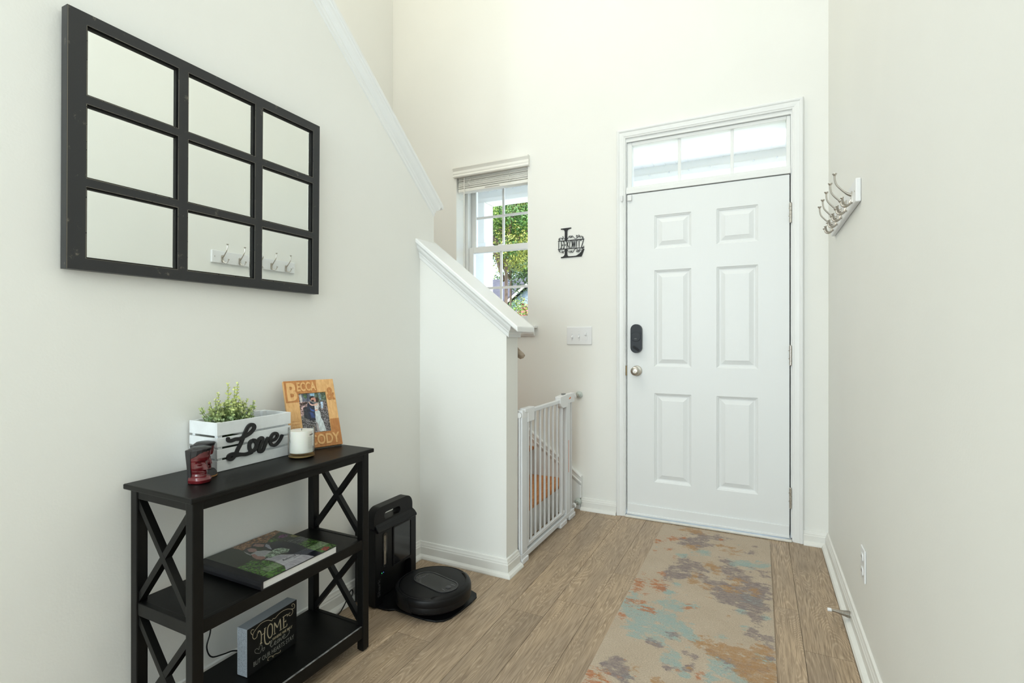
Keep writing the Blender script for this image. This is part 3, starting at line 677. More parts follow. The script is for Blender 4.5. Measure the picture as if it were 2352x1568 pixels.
# ------------------------------------------------------------------ rug
# dye patches of the abstract pattern: x, y, radius on the floor
RUG_G = [(-0.347,2.924,0.054),(-0.289,2.904,0.047),(-0.328,2.633,0.048),(-0.367,2.510,0.041),(-0.330,2.491,0.031),(-0.252,2.579,0.031),(-0.121,2.643,0.047),(-0.100,2.604,0.031),(-0.175,2.450,0.029),(-0.129,2.429,0.038),(-0.063,2.419,0.042),(-0.145,2.338,0.032),(-0.081,2.329,0.037),(-0.020,2.399,0.046),(0.022,2.503,0.038),(0.024,2.665,0.026),(-0.007,2.237,0.026),(-0.151,2.748,0.027),(-0.385,2.314,0.019),(-0.360,1.887,0.020),(-0.288,1.968,0.020),(-0.444,1.701,0.033),(-0.458,1.669,0.022),(-0.416,1.665,0.025),(-0.025,2.112,0.025),(0.033,2.087,0.020),(0.039,2.033,0.019),(-0.237,1.876,0.012),(-0.199,1.854,0.015),(-0.212,1.790,0.018),(-0.155,1.923,0.015),(-0.108,1.906,0.019),(-0.065,1.868,0.029),(0.004,1.902,0.029),(-0.277,1.752,0.018),(-0.329,1.866,0.016),(-0.316,3.060,0.037),(-0.200,3.047,0.036),(-0.015,2.991,0.023),(-0.045,2.900,0.023),(0.034,1.976,0.015),(-0.220,2.497,0.025),(-0.384,2.428,0.020),(-0.532,3.124,0.016),(0.009,2.317,0.027),(-0.044,2.537,0.025)]
RUG_T = [(-0.273,2.803,0.034),(-0.348,2.707,0.028),(-0.120,2.722,0.032),(-0.047,2.745,0.037),(0.024,2.767,0.027),(-0.490,2.364,0.015),(-0.486,2.211,0.033),(-0.509,2.109,0.027),(-0.455,2.070,0.035),(-0.386,2.068,0.048),(-0.404,1.966,0.042),(-0.354,1.983,0.050),(-0.307,1.990,0.041),(-0.281,2.035,0.025),(-0.327,2.180,0.036),(-0.336,2.360,0.024),(-0.359,2.273,0.024),(-0.249,2.209,0.022),(-0.050,2.405,0.023),(-0.012,2.364,0.027),(-0.067,2.261,0.022),(0.020,2.250,0.017),(-0.220,1.986,0.024),(-0.123,2.041,0.020),(-0.263,1.850,0.023),(-0.290,1.810,0.019),(-0.246,1.780,0.022),(-0.387,1.661,0.018),(-0.122,1.853,0.033),(-0.097,1.840,0.029),(-0.047,1.805,0.028),(0.004,1.954,0.019),(0.034,1.956,0.015),(-0.217,1.745,0.014),(-0.148,1.750,0.018),(-0.048,2.141,0.017)]
RUG_O = [(-0.392,3.097,0.032),(-0.318,3.077,0.031),(-0.326,2.838,0.035),(-0.193,2.935,0.018),(-0.127,2.890,0.040),(-0.219,2.660,0.027),(-0.185,2.599,0.031),(-0.270,2.520,0.020),(-0.276,2.446,0.025),(-0.204,2.414,0.029),(-0.111,2.438,0.029),(-0.021,2.461,0.029),(-0.089,2.538,0.025),(-0.177,1.962,0.036),(-0.127,1.923,0.023),(-0.097,1.959,0.023),(-0.033,1.936,0.041),(0.018,1.994,0.031),(-0.056,1.898,0.030),(0.036,1.906,0.022),(0.013,1.835,0.032),(-0.022,1.841,0.029),(-0.383,1.706,0.018),(-0.462,1.618,0.018),(-0.299,1.675,0.021),(-0.213,1.796,0.011),(-0.108,2.196,0.009)]
RUG_R = [(-0.502,2.848,0.024),(-0.437,2.913,0.024),(-0.379,2.951,0.015),(-0.425,2.758,0.014),(-0.494,2.709,0.011),(-0.390,2.672,0.011),(-0.414,2.462,0.013),(-0.492,2.423,0.010),(-0.499,2.336,0.022),(-0.497,2.259,0.024),(-0.407,2.336,0.039),(-0.446,2.220,0.009),(-0.487,2.130,0.023),(-0.497,2.022,0.022),(-0.408,2.093,0.027),(-0.265,2.201,0.020),(-0.439,2.163,0.009),(-0.241,1.770,0.011),(-0.179,1.764,0.014),(-0.188,3.019,0.015)]
rs = random.Random(8)
for L_, n_ in ((RUG_G, 14), (RUG_T, 10), (RUG_O, 10), (RUG_R, 5)):
    for i in range(n_): L_.append((rs.uniform(-0.5, 0.04), rs.uniform(0.88, 1.62), rs.uniform(0.02, 0.05)))
bm = B(); nx, ny = 72, 280; x0, x1, y0, y1 = -0.518, 0.053, 0.85, 3.128
gx, gy = np.meshgrid(np.linspace(x0, x1, nx + 1), np.linspace(y0, y1, ny + 1)); dye = []
for L_ in (RUG_G, RUG_T, RUG_O, RUG_R):
    wt = np.zeros(gx.shape)
    for bx_, by_, br_ in L_: wt = wt + 0.95 * np.exp(-(((gx - bx_) / (br_ * 1.45)) ** 2 + ((gy - by_) / (br_ * 1.7)) ** 2))
    dye.append(np.clip(wt, 0, 1.1) * 1.25 - 0.36)
dlay = bm.verts.layers.float_color.new('dye')
vv = [[bm.verts.new((x0 + (x1 - x0) * i / nx, y0 + (y1 - y0) * j / ny, 0.010 + 0.0012 * mnoise.noise(Vector((i * .2, j * .2, 0))))) for i in range(nx + 1)] for j in range(ny + 1)]
for j in range(ny + 1):
    for i in range(nx + 1): vv[j][i][dlay] = (dye[0][j, i], dye[1][j, i], dye[2][j, i], dye[3][j, i])
for j in range(ny):
    for i in range(nx): bm.faces.new((vv[j][i], vv[j][i + 1], vv[j + 1][i + 1], vv[j + 1][i]))
be = [e for e in bm.edges if e.is_boundary]
r = bmesh.ops.extrude_edge_only(bm, edges=be)
for v in [g for g in r['geom'] if isinstance(g, bmesh.types.BMVert)]: v.co.z = 0.0008
o = obj('runner_rug', bm, M_rug, None, normals=True); tag(o, 'beige runner rug with grey, rust and pale blue abstract blotches before the door', 'rug')

# ------------------------------------------------------------------ wall fittings on the entry wall
sw = thing('light_switch', 'white triple light switch plate on wall beside the door casing', 'light switch', (-1.074, 3.2, 1.148))
obj('switch_plate', box(B(), -1.160, -0.988, 3.193, 3.1995, 1.090, 1.209), M_white, sw, bevel=0.004, seg=3)
for x in (-1.121, -1.074):
    obj('slot', box(B(), x - 0.0055, x + 0.0055, 3.1920, 3.1931, 1.138, 1.163), M_gate, sw)
    obj('toggle', prism(B(), [(3.193, 1.152), (3.193, 1.140), (3.181, 1.134), (3.180, 1.140)], fYZ, x - 0.0042, x + 0.0042), M_white, sw, bevel=0.001)
x = -1.026
obj('dimmer_frame', plate2d([rrect(x - 0.010, x + 0.010, 1.112, 1.186, 0.0095)], fXZ, 3.1932, 3.1915), M_white, sw, bevel=0.001)
obj('dimmer_slider', box(B(), x - 0.0075, x + 0.0045, 3.183, 3.192, 1.153, 1.170), M_white, sw, bevel=0.0015)
for xx in (-1.121, -1.074, -1.026):
    for z in (1.119, 1.179): obj('screw', lathe(B(), [(0.003, 0), (0.003, 0.0008), (0.0015, 0.0012)], 10, Matrix.Translation((xx, 3.1916 if xx == -1.026 else 3.193, z)) @ Matrix.Rotation(R(90), 4, 'X')), M_gate, sw)

# monogram
cx, cz = -1.1314, 1.7734
mg = thing('monogram_sign', 'black metal letter L name sign with scrollwork on the cream wall', 'wall sign', (cx, 3.19, cz))
f = lambda u, v, d: (cx + u, d, cz + v)
bm = B(); ya, yb_ = 3.1985, 3.1945
prism(bm, [(-0.0723,0.1011),(0.0010,0.1023),(0.0010,0.0952),(-0.0098,0.0941),(-0.0197,0.0909),(-0.0252,0.0844),(-0.0266,0.0733),(-0.0266,0.0182),(-0.0444,0.0179),(-0.0444,0.0768),(-0.0464,0.0845),(-0.0504,0.0896),(-0.0593,0.0937),(-0.0723,0.0945)], f, ya, yb_)
prism(bm, [(-0.0444,-0.0384),(-0.0266,-0.0385),(-0.0266,-0.0743),(-0.0246,-0.0838),(-0.0177,-0.0890),(-0.0020,-0.0902),(0.0313,-0.0895),(0.0429,-0.0861),(0.0603,-0.0754),(0.0777,-0.0583),(0.0854,-0.0451),(0.0930,-0.0494),(0.0738,-0.0976),(-0.0723,-0.0987),(-0.0713,-0.0912),(-0.0593,-0.0897),(-0.0494,-0.0838),(-0.0444,-0.0730)], f, ya, yb_)
obj('initial', bm, M_blackmt, mg)
bm = B(); prism(bm, [(-0.0933,0.0193),(0.0921,0.0197),(0.0900,0.0157),(-0.0923,0.0151)], f, ya, yb_); prism(bm, [(-0.0933,-0.0363),(0.0921,-0.0372),(0.0911,-0.0412),(-0.0923,-0.0407)], f, ya, yb_)
obj('bars', bm, M_blackmt, mg)
bm = B(); xw = [(-0.0895, -0.0735), (-0.0705, -0.0545), (-0.0510, -0.0350), (-0.0315, -0.0120), (-0.0105, 0.0075), (0.0085, 0.0325), (0.0375, 0.0400), (0.0440, 0.0680), (0.0705, 0.0890)]
TW, za, zb = 0.0034, -0.0375, 0.0165
def stroke(pts, wd=TW): ribbon(bm, pts, wd, f, ya, yb_, 3)
for ch, (a, b) in zip('LEFKOWITZ', xw):
    mid = (za + zb) / 2; c = (a + b) / 2
    if ch in 'LEF':
        stroke([(a + 0.002, za), (a + 0.002, zb)], 0.0042)
        if ch != 'F': stroke([(a, za + 0.001), (b, za + 0.001)], 0.003); stroke([(b - 0.001, za), (b, za + 0.010)], 0.003)
        if ch != 'L': stroke([(a, zb - 0.001), (b, zb - 0.001)], 0.003); stroke([(b - 0.001, zb), (b, zb - 0.010)], 0.003); stroke([(a, mid - 0.001), (b - 0.004, mid - 0.001)], 0.0025); stroke([(b - 0.004, mid - 0.007), (b - 0.004, mid + 0.006)], 0.003)
    elif ch == 'K': stroke([(a + 0.002, za), (a + 0.002, zb)], 0.0042); stroke([(a + 0.003, mid - 0.004), (b - 0.004, zb)], 0.0028); stroke([(a + 0.007, mid), (b, za)], 0.0045)
    elif ch == 'O': stroke([(c + (b - a) / 2 * math.sin(q * PI / 8), mid + 0.0265 * math.cos(q * PI / 8)) for q in range(17)], 0.0036)
    elif ch == 'W': stroke([(a, zb), (a + 0.007, za)], 0.0042); stroke([(a + 0.007, za), (c, zb)], 0.0024); stroke([(c, zb), (b - 0.006, za)], 0.0042); stroke([(b - 0.006, za), (b, zb)], 0.0024)
    elif ch == 'I': stroke([(c, za), (c, zb)], 0.0042)
    elif ch == 'T': stroke([(c, za), (c, zb)], 0.0042); stroke([(a, zb - 0.001), (b, zb - 0.001)], 0.003); stroke([(a, zb), (a + 0.001, zb - 0.010)], 0.003); stroke([(b, zb), (b - 0.001, zb - 0.010)], 0.003)
    elif ch == 'Z': stroke([(a, zb - 0.001), (b, zb - 0.001)], 0.003); stroke([(b, zb), (a + 0.001, za)], 0.0044); stroke([(a, za + 0.001), (b, za + 0.001)], 0.003); stroke([(b, za), (b, za + 0.011)], 0.003); stroke([(a, zb), (a, zb - 0.010)], 0.003)
obj('name_lettering', bm, M_blackmt, mg)
bm = B(); bm2 = B()
for st_ in ([(-0.0266,0.0266),(-0.0197,0.0353),(-0.0118,0.0458),(-0.0020,0.0458),(0.0000,0.0391),(-0.0059,0.0350),(-0.0098,0.0391)],[(0.0020,0.0445),(0.0098,0.0456),(0.0176,0.0375),(0.0254,0.0275),(0.0351,0.0257),(0.0468,0.0312),(0.0545,0.0378),(0.0584,0.0430),(0.0545,0.0462)],[(0.0020,0.0445),(0.0000,0.0391),(0.0039,0.0350),(0.0078,0.0384)],[(0.0449,0.0313),(0.0381,0.0356),(0.0371,0.0450),(0.0429,0.0463),(0.0468,0.0404)],[(0.0565,0.0377),(0.0680,0.0385),(0.0796,0.0365),(0.0854,0.0295),(0.0825,0.0233),(0.0767,0.0266),(0.0777,0.0293)],[(0.0565,0.0377),(0.0623,0.0334),(0.0632,0.0297)],[(-0.0863,0.0190),(-0.0873,0.0320),(-0.0813,0.0371),(-0.0693,0.0379),(-0.0593,0.0351),(-0.0440,0.0303)],[(-0.0603,0.0333),(-0.0653,0.0309),(-0.0623,0.0279)],[(-0.0593,0.0351),(-0.0553,0.0413),(-0.0583,0.0463)],[(-0.0843,0.0242),(-0.0793,0.0237),(-0.0783,0.0283),(-0.0813,0.0295)],
    [(-0.0256,-0.0464),(-0.0197,-0.0562),(-0.0118,-0.0643),(-0.0020,-0.0641),(0.0000,-0.0577),(-0.0059,-0.0535),(-0.0098,-0.0570)],[(0.0020,-0.0644),(0.0118,-0.0651),(0.0186,-0.0555),(0.0254,-0.0449),(0.0351,-0.0420),(0.0449,-0.0483),(0.0545,-0.0546),(0.0603,-0.0495),(0.0632,-0.0460)],[(0.0020,-0.0644),(0.0010,-0.0569),(0.0069,-0.0545)],[(0.0468,-0.0503),(0.0497,-0.0579),(0.0429,-0.0657),(0.0371,-0.0606),(0.0419,-0.0564)],[(0.0545,-0.0546),(0.0680,-0.0557),(0.0796,-0.0547),(0.0844,-0.0477),(0.0796,-0.0428),(0.0757,-0.0461)],[(0.0545,-0.0546),(0.0584,-0.0623),(0.0536,-0.0656)],[(-0.0873,-0.0400),(-0.0863,-0.0510),(-0.0793,-0.0572),(-0.0653,-0.0583),(-0.0553,-0.0553),(-0.0440,-0.0503)],[(-0.0613,-0.0567),(-0.0643,-0.0499)],[(-0.0573,-0.0551),(-0.0553,-0.0647),(-0.0593,-0.0625)],[(-0.0833,-0.0456),(-0.0773,-0.0470),(-0.0803,-0.0496)]):
    t_ = bm if st_[0][1] > 0 else bm2
    ribbon(t_, st_, 0.0024, f, ya, yb_, 4)
    disc(t_, st_[-1], 0.0026, f, ya, yb_ - 0.0002)
obj('scrollwork', bm, M_blackmt, mg); obj('scrollwork', bm2, M_blackmt, mg)

# ------------------------------------------------------------------ mirror
mt = R(0.55)
mr = thing('wall_mirror', 'black distressed frame mirror with nine panes on the long wall', 'mirror', (XL + 0.001, 0.632, 1.300), (0, mt, 0))
MW, MH, FT = 0.800, 0.657, 0.034
cols = [(0.041, 0.268), (0.296, 0.521), (0.549, 0.769)]; rows = [(0.030, 0.214), (0.236, 0.426), (0.448, 0.627)]
fm = lambda u, v, d: (d, u, v)
us = [0, MW] + [q for c in cols for q in c]; vs = [0, MH] + [q for c in rows for q in c]
holes = [(c[0], c[1], r_[0], r_[1]) for c in cols for r_ in rows]
bm = gridwall(B(), us, vs, holes, fm, 0.006, FT); bmesh.ops.remove_doubles(bm, verts=bm.verts, dist=1e-5)
inner = [fc for fc in bm.faces if len({tuple(round(c, 5) for c in fc.calc_center_median())}) == 1]
fr_ = obj('mirror_frame', bm, M_worn, mr, local=True)
# delete interior walls of the grid joints
bm = bmesh.new(); bm.from_mesh(fr_.data); dup = {}
for fc in bm.faces: dup.setdefault(tuple(sorted(v.index for v in fc.verts)), []).append(fc)
bmesh.ops.delete(bm, geom=[q for l in dup.values() if len(l) > 1 for q in l], context='FACES_ONLY'); bm.to_mesh(fr_.data); bm.free()
bm = B()       # inner stepped bead of each opening
for c in cols:
    for r_ in rows:
        a0, a1, b0, b1 = c[0], c[1], r_[0], r_[1]; lp = []
        for i, d in ((-0.0005, FT - 0.005), (0.0040, FT - 0.005), (0.0048, FT - 0.009), (0.0048, 0.020)):
            lp.append([bm.verts.new(fm(u, v, d)) for u, v in ((a0 + i, b0 + i), (a1 - i, b0 + i), (a1 - i, b1 - i), (a0 + i, b1 - i))])
        for k in range(3):
            for q in range(4): bm.faces.new((lp[k][q], lp[k][(q + 1) % 4], lp[k + 1][(q + 1) % 4], lp[k + 1][q]))
obj('inner_bead', bm, M_black, mr, local=True)
bm = B()       # rubbed through edge lines
def eline(p, q, wd=0.0009):
    a, b = Vector(p), Vector(q); t = (b - a).normalized(); s_ = Vector((0, -t.z, t.y)) * wd / 2
    bm.faces.new([bm.verts.new(x_) for x_ in (a + s_, b + s_, b - s_, a - s_)])
rs = random.Random(5)
for c in cols:
    for r_ in rows:
        for (u0, v0, u1, v1) in ((c[0], r_[0], c[0], r_[1]), (c[1], r_[0], c[1], r_[1]), (c[0], r_[0], c[1], r_[0]), (c[0], r_[1], c[1], r_[1])):
            t = 0.0
            while t < 1:
                t2 = min(1, t + rs.uniform(0.1, 0.5))
                eline((FT + 0.0002, u0 + (u1 - u0) * t, v0 + (v1 - v0) * t), (FT + 0.0002, u0 + (u1 - u0) * t2, v0 + (v1 - v0) * t2), rs.uniform(0.0006, 0.0013)); t = t2 + rs.uniform(0, 0.02)
for v0, v1 in ((0.0, MH),): eline((FT + 0.0002, 0.0012, v0), (FT + 0.0002, 0.0012, v1), 0.0012)
obj('worn_edges', bm, M_edge, mr, local=True, normals=False)
for c in cols:
    for r_ in rows:
        a0, a1, b0, b1 = c[0] + 0.005, c[1] - 0.005, r_[0] + 0.005, r_[1] - 0.005
        bm = B(); lp = []
        for i, d in ((0, 0.0222), (0.010, 0.0225)):
            lp.append([bm.verts.new(fm(u, v, d)) for u, v in ((a0 + i, b0 + i), (a1 - i, b0 + i), (a1 - i, b1 - i), (a0 + i, b1 - i))])
        for q in range(4): bm.faces.new((lp[0][q], lp[0][(q + 1) % 4], lp[1][(q + 1) % 4], lp[1][q]))
        bm.faces.new(lp[1])
        obj('mirror_pane', bm, M_mirror, mr, local=True)
obj('backing_board', box(B(), 0.0, 0.008, 0.004, MW - 0.004, 0.004, MH - 0.004), M_black, mr, local=True)

# ------------------------------------------------------------------ coat rack on the right wall
cr = thing('coat_rack', 'white board with five double metal coat hooks on the wall right of the door', 'coat rack', (XR, 2.23, 1.675))
cr['label'] = 'white board with five double metal coat hooks on the wall beside the door'
CY0, CY1, CZ0, CZ1 = 2.225, 2.925, 1.632, 1.720
obj('backboard', box(B(), XR - 0.018, XR - 0.0005, CY0, CY1, CZ0, CZ1), M_white, cr, bevel=0.004)
def hook(y):
    fx = XR - 0.018; z = 1.672
    bm = B()
    prism(bm, rrect(y - 0.008, y + 0.008, z - 0.030, z + 0.018, 0.0075), fYZ, fx + 0.0005, fx - 0.004)
    hp = auto(obj('hook', bm, M_nickel, cr))
    p = smooth_path([(fx - 0.003, y, z + 0.004), (fx - 0.018, y, z + 0.012), (fx - 0.036, y, z + 0.030), (fx - 0.051, y, z + 0.050), (fx - 0.056, y, z + 0.068), (fx - 0.057, y, z + 0.084)], 4)
    n = len(p); rr = [0.0075 - 0.004 * min(1, i / 6) for i in range(n)]
    bm = tube(B(), p, rr, 10)
    e = p[-1]; lathe(bm, [(0.003, 0), (0.0045, 0.003), (0.0085, 0.009), (0.0085, 0.0105), (0.006, 0.0105)], 16, Matrix.Translation((e.x, e.y, e.z - 0.001)))
    auto(obj('upper_prong', bm, M_nickel, hp))
    bm = B()
    for sg in (-1, 1):
        p = smooth_path([(fx - 0.003, y + sg * 0.002, z - 0.016), (fx - 0.009, y + sg * 0.005, z - 0.030), (fx - 0.020, y + sg * 0.012, z - 0.036), (fx - 0.030, y + sg * 0.020, z - 0.029), (fx - 0.034, y + sg * 0.025, z - 0.014)], 4)
        tube(bm, p, [0.0055 - 0.0018 * min(1, i / 8) for i in range(len(p))], 10)
        e = p[-1]; lathe(bm, [(0.003, 0), (0.0042, 0.002), (0.0068, 0.006), (0.0068, 0.0072)], 14, Matrix.Translation((e.x, e.y, e.z - 0.001)) @ Matrix.Rotation(R(-20), 4, 'Y'))
    auto(obj('lower_prong', bm, M_nickel, hp))
for y in (2.300, 2.434, 2.568, 2.702, 2.836): hook(y)
for y in (2.245, 2.905): obj('mounting_screw', lathe(B(), [(0.004, 0), (0.0035, 0.001), (0.0015, 0.0012)], 12, Matrix.Translation((XR - 0.018, y, 1.676)) @ Matrix.Rotation(R(-90), 4, 'Y')), M_nickel, cr)

# outlet
ol = thing('power_outlet', 'white double power outlet low on the wall above the doorstop', 'outlet', (XR, 2.165, 0.32))
OY0, OY1, OZ0, OZ1 = 2.130, 2.202, 0.262, 0.378
obj('outlet_plate', box(B(), XR - 0.006, XR - 0.0003, OY0, OY1, OZ0, OZ1), M_white, ol, bevel=0.003, seg=3)
for z in (0.295, 0.345):
    so = obj('socket', plate2d([rrect((OY0 + OY1) / 2 - 0.017, (OY0 + OY1) / 2 + 0.017, z - 0.014, z + 0.014, 0.010)], fYZ, XR - 0.005, XR - 0.009), M_white, ol, bevel=0.001)
    bm = B(); yc = (OY0 + OY1) / 2
    box(bm, XR - 0.0093, XR - 0.0089, yc - 0.007, yc - 0.005, z - 0.002, z + 0.007); box(bm, XR - 0.0093, XR - 0.0089, yc + 0.005, yc + 0.007, z - 0.002, z + 0.006)
    obj('slots', bm, M_dark, so)
# door stop
ds = thing('door_stop', 'springy metal doorstop with white tip on the baseboard', 'doorstop', (0.318, 2.352, 0.045))
bm = lathe(B(), [(0.0125, 0.0), (0.0125, 0.003), (0.010, 0.005)], 20, Matrix.Translation((0.3215, 2.352, 0.044)) @ Matrix.Rotation(R(-90), 4, 'Y')); auto(obj('base_cap', bm, M_nickel, ds))
p = []; Ls = 0.058
for i in range(24 * 14):
    t = i / (24 * 14); rr = 0.0095 * (1 - t) ** 1.5 + 0.0042; a = t * 24 * 2 * PI
    p.append((0.317 - t * Ls, 2.352 + rr * math.cos(a), 0.044 + 0.004 * t + rr * math.sin(a)))
obj('spring', tube(B(), p, 0.0011, 5), M_nickel, ds, smooth=True)
bm = lathe(B(), [(0.0058, 0), (0.0068, 0.001), (0.0068, 0.013), (0.005, 0.0145)], 18, Matrix.Translation((0.259, 2.352, 0.048)) @ Matrix.Rotation(R(-92), 4, 'Y')); auto(obj('rubber_tip', bm, M_white, ds))

# ------------------------------------------------------------------ console table
TX0, TX1, TY0, TY1, TZ = -1.548, -1.272, 0.774, 1.407, 0.727
ct = thing('console_table', 'black three tier console table with X shaped ends against the long wall', 'table', (-1.41, 1.09, 0))
LW = 0.029
def leg(x0, y0):
    bm = box(B(), x0, x0 + LW, y0, y0 + LW, 0.006, TZ - 0.0145)
    bm.verts.ensure_lookup_table()
    c = (x0 + LW / 2, y0 + LW / 2)
    v = [q for q in bm.verts if q.co.z < 0.01]
    for q in v: q.co.x = c[0] + (q.co.x - c[0]) * 1.0
    box(bm, x0 + 0.004, x0 + LW - 0.004, y0 + 0.004, y0 + LW - 0.004, 0.0008, 0.006)
    return bm
for x0 in (TX0, TX1 - LW):
    for y0 in (TY0, TY1 - LW): obj('leg', leg(x0, y0), M_black, ct, bevel=0.0025)
obj('table_top', box(B(), -1.562, -1.257, TY0 - 0.012, TY1 + 0.012, TZ - 0.0145, TZ), M_black, ct, bevel=0.003)
def shelf(zt, zb, name, th=0.012):
    o = obj(name, box(B(), TX0 + 0.006, TX1 - 0.012, TY0 + 0.010, TY1 - 0.010, zt - th - 0.001, zt - 0.001), M_black, ct)
    return o
shelf(0.404, 0.370, 'shelf'); shelf(0.094, 0.051, 'shelf')
for zt, zb, nm in ((0.7125, 0.687, 'apron'), (0.405, 0.370, 'shelf_rail'), (0.095, 0.053, 'shelf_rail')):
    obj(nm, box(B(), TX1 - 0.018, TX1 - 0.002, TY0 + LW, TY1 - LW, zb, zt), M_black, ct, bevel=0.002)
    if nm == 'apron': obj(nm, box(B(), TX0 + 0.002, TX0 + 0.018, TY0 + LW, TY1 - LW, zb, zt), M_black, ct, bevel=0.002)
    for ys in (TY0, TY1 - LW): obj(nm, box(B(), TX0 + LW, TX1 - LW, ys + 0.003, ys + 0.019, zb, zt), M_black, ct, bevel=0.002)
for ys, cen in ((TY0, TY0 + 0.0145), (TY1 - LW, TY1 - 0.0145)):
    for z0, z1 in ((0.405, 0.687), (0.095, 0.370)):
        xa, xb = TX0 + LW, TX1 - LW; wdt = 0.033
        for sgn in (1, -1):
            a = Vector((xa, 0, z0 if sgn > 0 else z1)); b = Vector((xb, 0, z1 if sgn > 0 else z0)); t = (b - a).normalized(); n = Vector((-t.z, 0, t.x)) * wdt / 2
            # clip ends plumb with the legs
            ex = n.x; k = lambda P_, xt: P_ + t * ((xt - P_.x) / t.x)
            pts = [k(a + n, xa), k(b + n, xb), k(b - n, xb), k(a - n, xa)]
            pts = [(q.x, min(max(q.z, z0), z1)) for q in pts]
            P2 = []
            for q in pts: P2.append(q)
            off = 0.0055 if sgn > 0 else -0.0055
            off *= (1 if True else 1)
            yy0 = cen - 0.005 + (0.0 if sgn > 0 else 0.0)
            obj('cross_brace', prism(B(), pts, fXZ, cen - 0.009 + (0.0004 if sgn > 0 else 0), cen + 0.009 + (0.0004 if sgn > 0 else 0)), M_black, ct)
# worn pale strip along the lower shelf edge
obj('worn_shelf_edge', box(B(), TX1 - 0.0075, TX1 - 0.0018, TY0 + LW + 0.15, TY1 - LW - 0.004, 0.0945, 0.0956), mat('worn_grey_edge', (0.22, 0.22, 0.22), 0.5, var=0.8, vscale=45), ct)

# ------------------------------------------------------------------ crate with the word
ck = thing('wooden_crate', 'white slatted wooden crate with black cursive word on the table top', 'crate', (-1.51, 1.08, TZ))
CX0, CX1, CYa, CYb, CZb, CZt = -1.577, -1.443, 0.950, 1.212, TZ + 0.0008, 0.8735
th = 0.006
zs = [(CZb, CZb + 0.032), (CZb + 0.0385, CZb + 0.066), (CZb + 0.0725, CZb + 0.100), (CZb + 0.1065, CZt)]
for z0, z1 in zs:
    obj('slat', box(B(), CX1 - th, CX1, CYa, CYb, z0, z1), M_crate, ck, bevel=0.0012)
    obj('slat', box(B(), CX0, CX0 + th, CYa, CYb, z0, z1), M_crate, ck, bevel=0.0012)
    obj('slat', box(B(), CX0 + th, CX1 - th, CYa, CYa + th, z0, z1), M_crate, ck, bevel=0.0012)
    obj('slat', box(B(), CX0 + th, CX1 - th, CYb - th, CYb, z0, z1), M_crate, ck, bevel=0.0012)
for x in (CX0 + th, CX1 - th - 0.014):
    for y in (CYa + th, CYb - th - 0.014): obj('corner_post', box(B(), x, x + 0.014, y, y + 0.014, CZb, CZt - 0.001), M_crate, ck)
obj('crate_floor', box(B(), CX0 + th, CX1 - th, CYa + th, CYb - th, CZb, CZb + 0.006), M_crate, ck)
love = [[(0.9820,0.8225),(0.9840,0.8162),(0.9934,0.8145),(1.0064,0.8168),(1.0211,0.8156),(1.0360,0.8199),(1.0543,0.8266),(1.0682,0.8384),(1.0698,0.8466),(1.0636,0.8526),(1.0543,0.8523),(1.0457,0.8447),(1.0360,0.8268),(1.0241,0.8013),(1.0137,0.7841),(1.0064,0.7705),(0.9949,0.7594),(0.9849,0.7607),(0.9840,0.7689),(0.9920,0.7727),(1.0064,0.7719),(1.0211,0.7675),(1.0390,0.7639),(1.0543,0.7650),(1.0636,0.7673)],
  [(1.0682,0.8017),(1.0580,0.8007),(1.0528,0.7905),(1.0543,0.7762),(1.0636,0.7693),(1.0745,0.7751),(1.0777,0.7886),(1.0714,0.8011),(1.0636,0.8025)],
  [(1.0714,0.7983),(1.0824,0.7963),(1.0872,0.8026),(1.0968,0.8052),(1.0991,0.7976),(1.0904,0.7806),(1.0856,0.7672),(1.0904,0.7620),(1.1000,0.7644),(1.1082,0.7801),(1.1147,0.7933),(1.1213,0.8032)],
  [(1.1213,0.7893),(1.1347,0.7898),(1.1482,0.7932),(1.1551,0.8039),(1.1482,0.8115),(1.1364,0.8094),(1.1286,0.7967),(1.1286,0.7821),(1.1380,0.7730),(1.1516,0.7749),(1.1654,0.7872),(1.1742,0.8030)]]
bm = B(); wds = [0.0108, 0.0108, 0.0104, 0.0095]
for i, (st_, wd) in enumerate(zip(love, wds)):
    ribbon(bm, st_, wd, fYZ, CX1 + 0.0003 + i * 0.0002, CX1 + 0.0062 + i * 0.0002, 5)
    if i == 0: disc(bm, st_[0], 0.0050, fYZ, CX1 + 0.0003, CX1 + 0.0065)
obj('lettering', bm, M_blackmt, ck)

# faux plant in the crate
pl = thing('artificial_plant', 'faux eucalyptus with small yellow green leaves growing out of the crate', 'plant', (-1.512, 1.035, TZ + 0.008))
obj('plant_pot', lathe(B(), [(0.030, 0.0), (0.038, 0.075), (0.040, 0.075), (0.040, 0.080), (0.036, 0.080), (0.033, 0.07)], 24, Matrix.Translation((-1.512, 1.035, TZ + 0.0075))), mat('dark_green_pot', (0.02, 0.035, 0.02), 0.6), pl)
bs = B(); bl_ = B(); lay = bl_.loops.layers.float_color.new('col'); rs = random.Random(12)
def leafdisc(c, nrm, up, r, col):
    nrm = nrm.normalized(); up = (up - nrm * up.dot(nrm)).normalized(); sd = nrm.cross(up)
    pts = [(0, 0), (0.55, 0.35), (0.62, 0.85), (0.35, 1.3), (0, 1.5), (-0.35, 1.3), (-0.62, 0.85), (-0.55, 0.35)]
    vs_ = [bl_.verts.new(c + (sd * a + up * b) * r + nrm * (0.18 * r * abs(a))) for a, b in pts]
    for tri in ((0, 1, 2, 3, 4), (0, 4, 5, 6, 7)):
        f_ = bl_.faces.new([vs_[i] for i in tri])
        for l in f_.loops: l[lay] = (*col, 1)
stems = []
